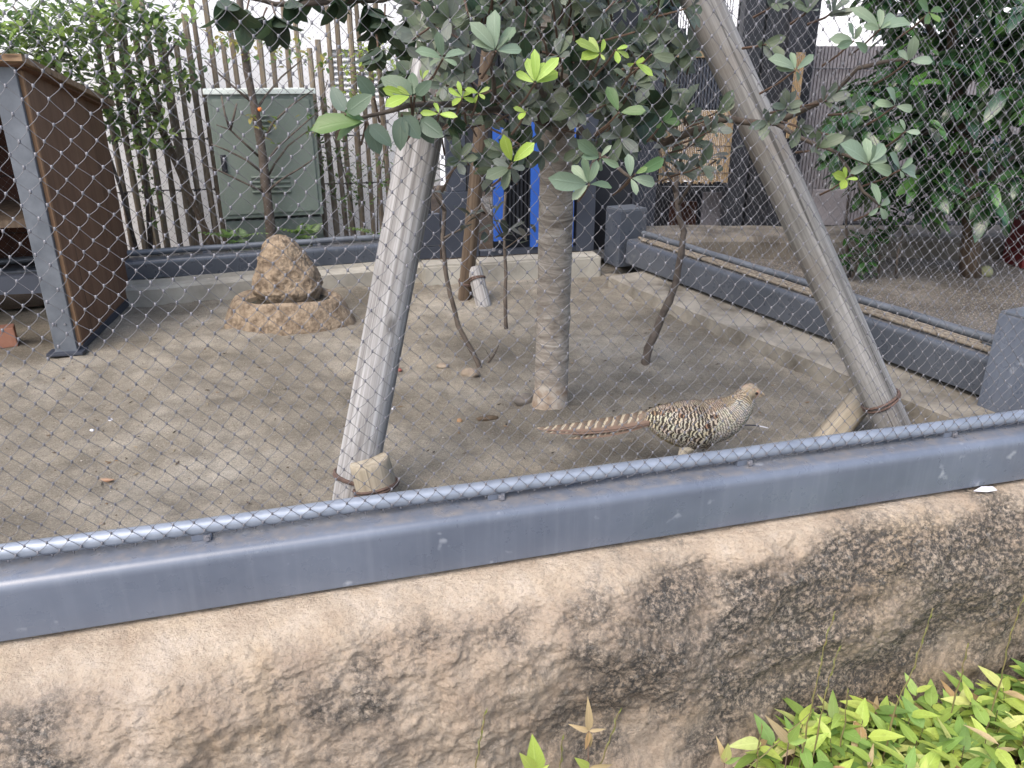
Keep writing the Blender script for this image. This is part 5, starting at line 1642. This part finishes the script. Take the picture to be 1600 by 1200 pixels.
def feather():
    a, b = G(1150, 673), G(1200, 677)
    t = thing('feather', 'dark feather with white tip lying on the soil before the pheasant', 'feather', Vector((a.x, a.y, 0.02)))
    for nm, k0, k1, mt in (('vane', 0.0, 0.7, MAT['black']), ('tip', 0.7, 1.0, MAT['paper'])):
        mb = MB(); n = 8
        vs = []
        for i in range(n + 1):
            q = k0 + (k1 - k0) * i / n
            w = 0.006 * math.sin(math.pi * (0.1 + 0.85 * q)) + 0.0006
            c = a.lerp(b, q) + Vector((0, 0, 0.018 + 0.008 * math.sin(q * 3)))
            vs += [c + Vector((0, -w, 0)), c + Vector((0, 0, 0.002)), c + Vector((0, w, 0))]
        fs = [(i * 3 + k, i * 3 + k + 1, i * 3 + k + 4, i * 3 + k + 3) for i in range(n) for k in range(2)]
        mb.add(vs, fs).build(nm, mt, t)
feather()
def scrap():
    c = G(1540, 764, 0.0)
    c = FRONT.p(FRONT.hit(1540, 766, -0.02)[0], -0.018, -0.006)
    vs = [c + Vector((-0.036, -0.003, 0.003)), c + Vector((0.0, -0.010, 0.004)), c + Vector((0.030, -0.009, 0.009)), c + Vector((0.027, 0.008, 0.012)), c + Vector((-0.008, 0.008, 0.012))]
    vs2 = [v + Vector((0, 0, 0.0012)) for v in vs]
    f = [(0, 1, 2, 3, 4), (9, 8, 7, 6, 5)] + [(i, (i + 1) % 5, 5 + (i + 1) % 5, 5 + i) for i in range(5)]
    tag(MB().add(vs + vs2, f).build('paper_scrap', MAT['paper'], origin=c), 'torn white paper scrap on the rock under the front beam', 'scrap')
scrap()

# ---------------------------------------------------------------- plants in front of the rock wall
SAS = [S(186, 200, 104, .8), S(172, 192, 92, .8), S(200, 208, 128, .8), S(156, 184, 92, .75), S(140, 172, 86, .7), S(126, 160, 84, .65)]
DRY = [S(206, 186, 138, .75), S(196, 170, 120, .72), S(188, 152, 104, .7)]
sasa_v = {'g': variants('leaf', MAT['sasa'], SAS, 14, L=1.0, Wd=0.37, shape='sasa', fold=0.2, curl=0.12, nseg=6), 'd': variants('leaf', MAT['sasa'], DRY, 5, L=1.0, Wd=0.22, shape='sasa', fold=0.4, curl=0.3, nseg=6)}
def ground_cover():
    root = thing('ground_cover', 'dense yellow-green dwarf bamboo ground cover before the rock wall', 'ground cover', FRONT.p(1.2, -0.5, -0.74))
    fo = Foliage(root, MAT['sasa'], sasa_v, 0)
    st = MB()
    rnd = random.Random(21)
    for i in range(1050):
        s, d = rnd.uniform(0.55, 2.5), rnd.uniform(-1.0, -0.20)
        edge = 0.78 + 0.10 * math.sin(d * 9) - 0.25 * (d + 0.5)
        if s < edge + rnd.uniform(-0.07, 0.07): continue
        b = FRONT.p(s, d, -0.74)
        hgt = rnd.uniform(0.10, 0.225)
        top = b + Vector((rnd.uniform(-.04, .04), rnd.uniform(-.04, .04), hgt))
        st.tube([b, top], [0.0016, 0.001], 4, False)
        nl = rnd.randint(4, 7)
        a0 = rnd.uniform(0, 6.28)
        for k in range(nl):
            a = a0 + k * 2.2 + rnd.uniform(-.4, .4)
            q = b.lerp(top, 1 - 0.07 * k)
            fo.leaf(q, (math.cos(a), math.sin(a), rnd.uniform(-.15, .9)), rnd.uniform(0.06, 0.105), 'd' if rnd.random() < 0.08 else 'g', (0, 0, 1))
    root['kind'] = 'stuff'
    fo.mb.build('leaves', MAT['sasa'], root, smooth=True)['kind'] = 'stuff'
    st.build('stems', MAT['stem_red'], root)['kind'] = 'stuff'
ground_cover()

def grass_stem(label, pts_px, d, thick=0.0022, seed=0):
    P = [FRONT.w(px, py, d) for px, py in pts_px]
    base = FRONT.p((P[0] - FRONT.o).dot(FRONT.u), d, -0.73)
    t = thing('grass_stem', label, 'grass stem', base, 'wiry grass stems against the rock')
    Q = [base] + P
    pts = []
    for i in range(len(Q) - 1):
        for k in range(5):
            pts.append(Q[i].lerp(Q[i + 1], k / 5) + Vector((0.002 * math.sin(i * 5 + k * 1.9 + seed), 0, 0)))
    pts.append(Q[-1])
    n = len(pts)
    MB().tube(pts, [thick * (1 - 0.55 * i / n) * (1.5 if i % 4 == 0 else 1) for i in range(n)], 5).build('stalk', simple('grass_stalk', S(112, 118, 66, .75), S(136, 116, 80, .75), 30, 0.7), t, smooth=True)
    mb = MB()
    for i in range(n // 2, n - 1, 2):
        dr = (pts[i + 1] - pts[i]).normalized()
        sd = Vector((1, 0, 0)) * (1 if i % 4 else -1)
        a = pts[i]
        mb.add([a, a + dr * 0.012 + sd * 0.004, a + dr * 0.026 + sd * 0.003, a + dr * 0.012], [(0, 1, 2, 3)], S(150, 160, 80, .7), [(0, 0), (1, .5), (.5, 1), (.5, .5)])
    mb.build('seed_husks', MAT['sasa'], t)['kind'] = 'stuff'
gs = [([(1262, 1130), (1278, 1060), (1290, 1000), (1305, 955)], 'longest wiry grass stem at the rock, left edge of the ground cover'), ([(1282, 1120), (1296, 1060), (1312, 1010)], 'short brownish grass stem beside the longest one'),
      ([(1400, 1100), (1425, 1050), (1442, 1000), (1458, 950)], 'tall slanting grass stem rising before the dark rock hollow'), ([(1502, 1055), (1512, 1005)], 'short pale grass stem before the ochre rock streaks'),
      ([(1565, 1060), (1575, 1005), (1588, 965), (1600, 930)], 'grass stem by the ochre rock at the far end of the wall'), ([(744, 1195), (752, 1150), (758, 1112)], 'thin reddish grass blade against the rock, alone'),
      ([(876, 1195), (879, 1150)], 'short straight grass blade between the two bamboo shoots'), ([(938, 1195), (955, 1150), (968, 1110)], 'slanting grass blade beside the dry bamboo shoot'), ([(1182, 1195), (1190, 1130)], 'thin upright blade beside the cut bamboo shoot'),
      ([(1320, 1130), (1324, 1075)], 'short upright grass blade standing in the ground cover edge'), ([(1170, 1200), (1215, 1160), (1268, 1112)], 'pale arching stem leaning across the ground cover edge')]
for i, (p, lab) in enumerate(gs):
    grass_stem(lab, p, -0.30 - 0.02 * (i % 3), seed=i)

def shoot(label, px, py, d, leaves):
    """leaves: (dx px, dy px of the tip, dry)"""
    c = FRONT.w(px, py, d)
    base = Vector((c.x, c.y, -0.73))
    t = thing('bamboo_shoot', label, 'bamboo shoot', base)
    MB().tube([base, base.lerp(c, .6) + Vector((.004, 0, 0)), c], [0.0025, 0.002, 0.0015], 5).build('stem', MAT['stem_red'], t, smooth=True)
    depth = (c - Vector((0, 0, CAM_H))).dot(Vector((0, CT, -ST)))
    for dx, dy, kind in leaves:
        tip = FRONT.w(px + dx, py + dy, d - 0.01)
        v = tip - c
        me = random.choice(sasa_v[kind])
        mesh_obj('leaf', me, t, c, orient(v, (0.1, -0.9, 0.6), 0.0).to_euler(), v.length)
shoot('dry cream bamboo shoot with spread leaves alone before the rock', 920, 1142, -0.34, [(1, -44, 'd'), (-24, -6, 'd'), (28, -2, 'd'), (-4, 36, 'd'), (5, 34, 'd')])
shoot('single upright green bamboo leaf at the foot of the rock', 838, 1206, -0.36, [(-4, -48, 'g'), (-24, -26, 'g'), (20, -10, 'g')])
shoot('low bamboo shoot with drooping tan leaves under the dry cream one', 920, 1200, -0.35, [(-14, 24, 'd'), (10, 22, 'd'), (-20, -14, 'g'), (40, -2, 'd')])
shoot('small bamboo shoot with two cut green leaves before the rock corner', 1132, 1192, -0.36, [(6, -30, 'g'), (26, -8, 'g'), (-4, -28, 'd')])
shoot('leaning tan bamboo leaf at the ground cover edge', 1232, 1160, -0.36, [(-26, -34, 'd'), (18, -30, 'g'), (30, -4, 'g')])

# ---------------------------------------------------------------- the pheasant
def pheasant():
    K = 0.00201
    org = G(1085, 738)
    t = thing('pheasant', 'brown barred hen pheasant walking on the soil behind the front rail', 'bird', Vector((org.x, org.y, 0)))
    t.rotation_euler = (0, 0, math.radians(3))
    ZS = 1 / 0.885
    def sp(px, py): return Vector(((px - 1085) * K, 0, (738 - py) * K * ZS))
    st = [(1000, 652, 7, 8), (1010, 654, 14, 15), (1024, 657, 23, 24), (1042, 661, 31, 32), (1062, 664, 36.5, 37), (1084, 665, 37.5, 38), (1104, 661, 34, 34), (1120, 656, 33, 29), (1133, 648.5, 28.5, 24), (1142, 640.5, 23, 19), (1149, 630.5, 18, 15), (1155, 621.5, 14, 12.5), (1161, 620, 12.5, 11), (1167, 621, 9, 8.5), (1171, 622, 6, 6)]
    cpts = [sp(a, b) for a, b, _, _ in st]
    def spine(x):                                    # Catmull-Rom over station index
        i = min(int(x), len(st) - 2); q = x - i
        P = [cpts[max(i - 1, 0)], cpts[i], cpts[i + 1], cpts[min(i + 2, len(st) - 1)]]
        Rz = [st[max(i - 1, 0)][2], st[i][2], st[i + 1][2], st[min(i + 2, len(st) - 1)][2]]
        Ry = [st[max(i - 1, 0)][3], st[i][3], st[i + 1][3], st[min(i + 2, len(st) - 1)][3]]
        f = lambda p: 0.5 * (2 * p[1] + (p[2] - p[0]) * q + (2 * p[0] - 5 * p[1] + 4 * p[2] - p[3]) * q * q + (3 * p[1] - p[0] - 3 * p[2] + p[3]) * q ** 3)
        return Vector((f([p.x for p in P]), 0, f([p.z for p in P]))), f(Rz) * K * 1.0, f(Ry) * K * 0.84
    NS = len(st) - 1
    def surf(x, th):
        """point and outward normal; th = 0 is up, pi/2 is the near side (-Y)"""
        c, rz, ry = spine(x)
        c2, _, _ = spine(min(x + 0.05, NS - 1e-4)); c1, _, _ = spine(max(x - 0.05, 0))
        tg = (c2 - c1).normalized()
        up = Vector((-tg.z, 0, tg.x))
        o = up * math.cos(th) * rz + Vector((0, -1, 0)) * math.sin(th) * ry
        nn = (up * math.cos(th) / max(rz, 1e-4) + Vector((0, -1, 0)) * math.sin(th) / max(ry, 1e-4)).normalized()
        return c + o, nn, tg
    # body and legs grown together, then remeshed to one skin
    mb = MB()
    nr, na = 70, 28
    vs, fs = [], []
    for i in range(nr + 1):
        x = NS * i / nr * 0.9999
        for k in range(na):
            vs.append(surf(x, 2 * math.pi * k / na)[0])
    for i in range(nr):
        for k in range(na):
            k2 = (k + 1) % na
            fs.append((i * na + k, i * na + k2, (i + 1) * na + k2, (i + 1) * na + k))
    fs += [tuple(range(na)), tuple(nr * na + k for k in range(na - 1, -1, -1))]
    mb.add(vs, fs)
    legs = []
    for (hx, hz, kx, kz, fx, y, sw) in ((1068, 690, 1056, 705, 1046, -0.028, 0.0), (1096, 690, 1108, 700, 1110, 0.026, 0.0)):
        hip = sp(hx, hz); hip.y = y * 0.8
        knee = sp(kx, kz); knee.y = y; knee.z = 0.072
        hip.z = 0.105
        foot = Vector(((fx - 1085) * K, y, 0.008))
        mb.tube([hip, hip.lerp(knee, .5), knee], [0.026, 0.018, 0.009], 12)
        mb.tube([knee, knee.lerp(foot, .5), foot], [0.0072, 0.0056, 0.006], 10)
        for a, L in ((0.0, 0.042), (0.5, 0.036), (-0.5, 0.036), (math.pi, 0.016)):
            e = foot + Vector((math.cos(a) * L, math.sin(a) * L, -0.004))
            mb.tube([foot, foot.lerp(e, .5) + Vector((0, 0, .003)), e], [0.0052, 0.0042, 0.0028], 8)
    me = bpy.data.meshes.new('tmp'); me.from_pydata([tuple(v) for v in mb.v], [], mb.f)
    tmp = bpy.data.objects.new('tmp', me); col.objects.link(tmp)
    md = tmp.modifiers.new('r', 'REMESH'); md.mode = 'VOXEL'; md.voxel_size = 0.0024; md.use_smooth_shade = True
    s2 = tmp.modifiers.new('s', 'SMOOTH'); s2.factor = 0.5; s2.iterations = 4
    dg = bpy.context.evaluated_depsgraph_get()
    bme = bpy.data.meshes.new_from_object(tmp.evaluated_get(dg))
    bpy.data.objects.remove(tmp)
    bme.name = 'body'
    cream, rufous, white, tan, skin, legc = S(196, 188, 170, .77), S(146, 122, 102, .72), S(194, 188, 175, .76), S(170, 152, 122, .72), S(190, 160, 136, .72), S(166, 148, 120, .72)
    cols = []
    hc = sp(1158, 619)
    for v in bme.vertices:
        p = v.co
        if p.z < 0.066 and p.z > -1: c = legc
        elif (p - hc).length < 0.040 or p.x > sp(1150, 0).x:
            dz = p.z - hc.z
            if dz > 0.010: c = tan
            elif p.x > hc.x + 0.010: c = skin
            elif dz < -0.012: c = white
            else: c = tuple(0.5 * (a + b) for a, b in zip(tan, cream))
        else: c = cream
        cols.append((*c, 1.0))
    at = bme.color_attributes.new('Col', 'FLOAT_COLOR', 'POINT')
    at.data.foreach_set('color', np.array(cols, dtype=np.float32).ravel())
    bm_, nt, b = new_mat('bird_skin')
    bc = N(nt, 'ShaderNodeAttribute', attribute_name='Col').outputs['Color']
    v = coords(nt)
    bc = mix(nt, ramp(nt, nz(nt, v, 160, 4), [(0.45, 0.0), (0.7, 0.45)]), bc, S(92, 74, 56, .7))
    nt.links.new(bc, b.inputs['Base Color']); b.inputs['Roughness'].default_value = 0.8
    bump(nt, b, nz(nt, v, 260, 4), 0.4, 0.002)
    bme.materials.clear(); bme.materials.append(bm_)
    o = bpy.data.objects.new('body', bme); col.objects.link(o); o.parent = t
    # feather material: bars across each feather, tint and contrast per feather
    fm, nt, b = new_mat('barred_feather')
    tint = N(nt, 'ShaderNodeAttribute', attribute_name='Col').outputs['Color']
    uv = N(nt, 'ShaderNodeUVMap', uv_map='UVMap')
    s_ = N(nt, 'ShaderNodeSeparateXYZ'); nt.links.new(uv.outputs[0], s_.inputs[0])
    frac = math_n(nt, 'FRACT', s_.outputs[1])
    barn = math_n(nt, 'FRACT', s_.outputs[0])
    cell = math_n(nt, 'FLOOR', s_.outputs[0])       # 0 fine bars, 1 bold bars, 2 plain
    wob = math_n(nt, 'MULTIPLY', math_n(nt, 'SUBTRACT', nz(nt, coords(nt), 70, 4), 0.5), 1.3)
    arch = math_n(nt, 'MULTIPLY', math_n(nt, 'POWER', math_n(nt, 'ABSOLUTE', math_n(nt, 'SUBTRACT', barn, 0.5)), 2.0), -0.9)
    ph = math_n(nt, 'ADD', math_n(nt, 'ADD', s_.outputs[1], arch), wob)
    wv = math_n(nt, 'SINE', math_n(nt, 'MULTIPLY', ph, 6.283))
    bold = math_n(nt, 'GREATER_THAN', cell, 0.5)
    bars = ramp(nt, math_n(nt, 'ADD', math_n(nt, 'ADD', math_n(nt, 'MULTIPLY', wv, 0.5), 0.5), math_n(nt, 'MULTIPLY', bold, 0.12)), [(0.42, 0.0), (0.56, 1.0)])
    plain = math_n(nt, 'GREATER_THAN', cell, 1.5)
    amt = math_n(nt, 'MULTIPLY', math_n(nt, 'ADD', math_n(nt, 'MULTIPLY', bold, 0.22), 0.72), math_n(nt, 'SUBTRACT', 1.0, math_n(nt, 'MULTIPLY', plain, 0.75)))
    c = mix(nt, math_n(nt, 'MULTIPLY', bars, amt), tint, S(44, 36, 32, .8))
    nt.links.new(c, b.inputs['Base Color']); b.inputs['Roughness'].default_value = 0.65; b.inputs['Specular IOR Level'].default_value = 0.3
    def arc(x):
        i = min(int(x), NS - 1)
        return sum((cpts[k + 1] - cpts[k]).length for k in range(i)) + (cpts[i + 1] - cpts[i]).length * (x - i)
    def feather_patch(M, x, th, L, Wd, tint, cell, lift=0.0015, per=0.009):
        j0 = rnd.uniform(-.10, .10); a_ = abs(math.atan2(math.sin(th), math.cos(th)))
        p, nn, tg = surf(x, th)
        back = -tg + nn * 0.02
        # feathers on the lower flank sweep down and back
        side = nn.cross(back).normalized()
        vs, uv, fs = [], [], []
        nl = 5
        for i in range(nl + 1):
            q = i / nl
            w = Wd * 0.5 * (0.55 + 0.45 * math.sin(math.pi * min(1, q * 0.75 + 0.1))) * (1.0 if q < 0.75 else math.sqrt(max(0.06, 1 - ((q - 0.75) / 0.25) ** 2)))
            # follow the body backwards
            c0 = p + back * L * q
            xx = x
            # project to the surface by stepping the spine parameter
            pr, nr_, tr = surf(max(0.0, x - L * q / max(1e-4, seglen(x))), th)
            c0 = pr
            h = 0.0012 + lift * q * q
            for k, sx in enumerate((-1, 0, 1)):
                vs.append(c0 + nr_ * (h - 0.10 * w * abs(sx)) + side * sx * w)
                uv.append((cell + 0.5 + 0.49 * sx * 0.98, (arc(x) - L * q + 0.012 * (a_ - 1.3) ** 2) / per + j0))
        for i in range(nl):
            for k in range(2):
                fs.append((i * 3 + k, i * 3 + k + 1, i * 3 + k + 4, i * 3 + k + 3))
        M.add(vs, fs, tint, uv)
    def seglen(x):
        i = min(int(x), NS - 1)
        return (cpts[i + 1] - cpts[i]).length
    rnd = random.Random(4)
    plume = MB(); wing = MB()
    x = 12.4
    row = 0
    # laid from the neck backwards so that each row overlaps the one behind it
    while x > 0.7:
        c, rz, ry = spine(x)
        L = (0.012 if x < 10.6 else 0.0075) + 0.020 * min(1.0, max(0.0, (10.0 - x) / 6.0))
        Wd = L * 0.62
        m = max(8, int(2 * math.pi * (rz + ry) / 2 / (Wd * 0.62)))
        for k in range(m):
            th = 2 * math.pi * (k + 0.5 * (row % 2)) / m
            a = abs(math.atan2(math.sin(th), math.cos(th)))      # 0 back, pi belly
            up = a < 0.8
            if 5.5 < x < 8.6 and up: tn = jit(tuple(.7 * q + .3 * w for q, w in zip(rufous, cream)), .12, rnd)
            elif 10.3 >= x >= 8.6 and up: tn = jit(S(176, 160, 134, .72), .12, rnd)
            elif up: tn = jit(tuple(.6 * q + .4 * w for q, w in zip(rufous, cream)), .15, rnd)
            elif x > 10.3: tn = jit(S(160, 140, 110, .7) if a < 0.9 else (S(204, 198, 186, .8) if a > 2.0 else S(178, 164, 140, .75)), .12, rnd)
            elif a > 2.5: tn = jit(S(186, 172, 136, .72), .12, rnd)
            elif x > 8.8: tn = jit(white, .1, rnd)
            else: tn = jit(cream, .14, rnd)
            cell = 0
            per = 0.0088 if x < 8.2 else 0.0058
            if x < 6.0 and 0.35 < a < 1.95: cell = 1
            if (a > 2.6 and x < 8) or (x > 11.2 and a < 2.2): cell = 2
            feather_patch(plume, x, th, L * rnd.uniform(.9, 1.15), Wd * rnd.uniform(.9, 1.15), tn, cell, 0.0015, per if cell != 1 else 0.0125)
        x -= L * 0.42 / seglen(x)
        row += 1
    plume.build('plumage', fm, t, origin=(0, 0, 0), smooth=True)['kind'] = 'stuff'
    # folded wings: rows of larger barred coverts standing proud of the flank
    for sgn in (1, -1):
        wg = MB()
        for r_, (th0, x0, x1, L) in enumerate(((1.95, 5.6, 1.7, 0.052), (1.62, 6.2, 1.5, 0.046), (1.28, 6.5, 1.5, 0.040), (0.95, 6.6, 1.7, 0.034))):
            nn_ = 11
            for k in range(nn_):
                xx = x0 + (x1 - x0) * k / (nn_ - 1)
                th = sgn * (th0 - 0.12 * (k / nn_) - 0.25 * max(0, k / nn_ - .6)) + rnd.uniform(-.05, .05)
                p, nrm, tg = surf(xx, th)
                tn = jit(S(202, 192, 168, .78) if rnd.random() < .9 else S(160, 130, 104, .72), .14, rnd)
                feather_patch(wg, xx, th, L * rnd.uniform(.85, 1.1), L * 0.42, tn, 1, 0.005 + 0.0015 * r_, 0.0135)
        wg.build('wing', fm, t, origin=(0, 0, 0), smooth=True)
    # tail: long graduated feathers, barred above, rufous along the lower edge
    tm, nt, b = new_mat('tail_feather')
    tint = N(nt, 'ShaderNodeAttribute', attribute_name='Col').outputs['Color']
    uv = N(nt, 'ShaderNodeUVMap', uv_map='UVMap')
    s_ = N(nt, 'ShaderNodeSeparateXYZ'); nt.links.new(uv.outputs[0], s_.inputs[0])
    wob = math_n(nt, 'MULTIPLY', math_n(nt, 'SUBTRACT', nz(nt, coords(nt), 70, 4), 0.5), 0.5)
    ph = math_n(nt, 'ADD', math_n(nt, 'ADD', math_n(nt, 'MULTIPLY', s_.outputs[1], 14.0), math_n(nt, 'MULTIPLY', s_.outputs[0], 0.8)), wob)
    wv = math_n(nt, 'FRACT', ph)
    cc = ramp(nt, wv, [(0.0, S(196, 186, 164, .75)), (0.30, S(182, 168, 142, .75)), (0.36, S(52, 44, 40, .8)), (0.62, S(92, 76, 66, .75)), (0.95, S(126, 104, 88, .7))])
    cc = mix(nt, ramp(nt, s_.outputs[0], [(0.18, 1.0), (0.34, 0.0)]), cc, S(116, 86, 72, .66))
    nt.links.new(mix(nt, 0.25, cc, tint), b.inputs['Base Color']); b.inputs['Roughness'].default_value = 0.6; b.inputs['Specular IOR Level'].default_value = 0.3
    base_p = sp(1012, 650)
    specs = [(835, 674, 0.064, 0.0, 0.016), (850, 674, 0.056, 0.004, 0.009), (846, 675, 0.058, -0.004, 0.008), (890, 678, 0.042, 0.008, -0.004), (885, 679, 0.044, -0.008, -0.004), (935, 676, 0.03, 0.010, 0.0), (930, 678, 0.03, -0.010, 0.0)]
    for (px, py, wd, y, dz) in specs:
        tip = sp(px, py)
        tip.z = max(tip.z, 0.09)
        mbt = MB(); n = 22
        vs, uvs, fs = [], [], []
        for i in range(n + 1):
            q = i / n
            c = base_p.lerp(tip, q) + Vector((0, y * (0.5 + 0.9 * q), dz + 0.012 * (math.sin(q * math.pi)) * -0.35 + 0.004))
            w = wd * (0.75 + 0.4 * math.sin(min(1, q * 1.3) * math.pi * 0.5)) * (1 - q) ** 0.7 + 0.0012
            w *= 0.85
            for k, sx in enumerate((-1, -0.5, 0, 0.5, 1)):
                # a roof-shaped tail: the vanes slope down to both sides of the shaft
                vs.append(c + Vector((0, sx * w * 0.62, -abs(sx) * w * 0.72)))
                uvs.append((0.95 - 0.95 * abs(sx) if sx != 0 else 0.95, q))
        for i in range(n):
            for k in range(4):
                fs.append((i * 5 + k, i * 5 + k + 1, i * 5 + k + 6, i * 5 + k + 5))
        mbt.add(vs, fs, jit(S(150, 136, 116, .72), .1, rnd), uvs)
        mbt.build('tail_feather', tm, t, origin=(0, 0, 0), smooth=True)
    # rufous tail coverts
    cov = MB()
    for i in range(46):
        q = rnd.uniform(0, 1)
        a = base_p + Vector((0.022 - 0.062 * q, 0, 0.014 - 0.010 * q))
        th = rnd.uniform(-1.9, 1.9)
        r = 0.036 - 0.012 * q
        nrm = Vector((0, -math.sin(th), math.cos(th)))
        c = a + nrm * r * 0.62 - Vector((0, 0, 0.012))
        L, w = rnd.uniform(.035, .05), 0.013
        sd = Vector((1, 0, 0)).cross(nrm)
        vs, uvs = [], []
        for j in range(5):
            u = j / 4
            ww = w * (1 if u < .7 else math.sqrt(max(.05, 1 - ((u - .7) / .3) ** 2)))
            for sx in (-1, 0, 1):
                vs.append(c + Vector((-L * u, 0, -0.012 * u)) + sd * sx * ww * .6 + nrm * (0.001 - .002 * abs(sx) - 0.008 * u))
                uvs.append((2.5 + .48 * sx, u * 1.5 + q * 3))
        cov.add(vs, [(j * 3 + k, j * 3 + k + 1, j * 3 + k + 4, j * 3 + k + 3) for j in range(4) for k in range(2)], jit(S(142, 124, 108, .72), .12, rnd), uvs)
    cov.build('tail_coverts', fm, t, origin=(0, 0, 0), smooth=True)['kind'] = 'stuff'
    # face
    beak_m = simple('horn', S(170, 148, 118, .75), S(190, 168, 138, .75), 30, 0.45)
    def cone(nm, P, R, mt):
        m = MB().tube(P, R, 10)
        o = m.build(nm, mt, t, origin=(0, 0, 0), smooth=True)
        return o
    cone('upper_beak', [sp(1168, 620), sp(1173, 621), sp(1178, 623.5), sp(1180.5, 626.5)], [0.0085, 0.0068, 0.004, 0.001], beak_m)
    cone('lower_beak', [sp(1167, 624), sp(1172, 625.5), sp(1177, 627)], [0.0065, 0.005, 0.0015], beak_m)
    em = simple('dark_eye', S(24, 16, 12), S(36, 24, 18), 20, 0.08)
    for sgn in (-1, 1):
        for nm, rad, mt, off in (('eye_ring', 0.0072, simple('eye_skin', S(196, 146, 116, .8), S(206, 160, 130, .8), 60, 0.7), 0.0), ('eye', 0.0050, em, 0.0036)):
            bm = bmesh.new(); bmesh.ops.create_uvsphere(bm, u_segments=14, v_segments=10, radius=rad)
            q = sp(1164, 618.5) + Vector((0, sgn * (0.0145 + off), 0))
            bm.verts.index_update()
            MB().add([q + Vector((v.co.x, v.co.y * 0.7, v.co.z)) for v in bm.verts], [[v.index for v in f.verts] for f in bm.faces]).build(nm, mt, t, origin=(0, 0, 0), smooth=True); bm.free()
pheasant()
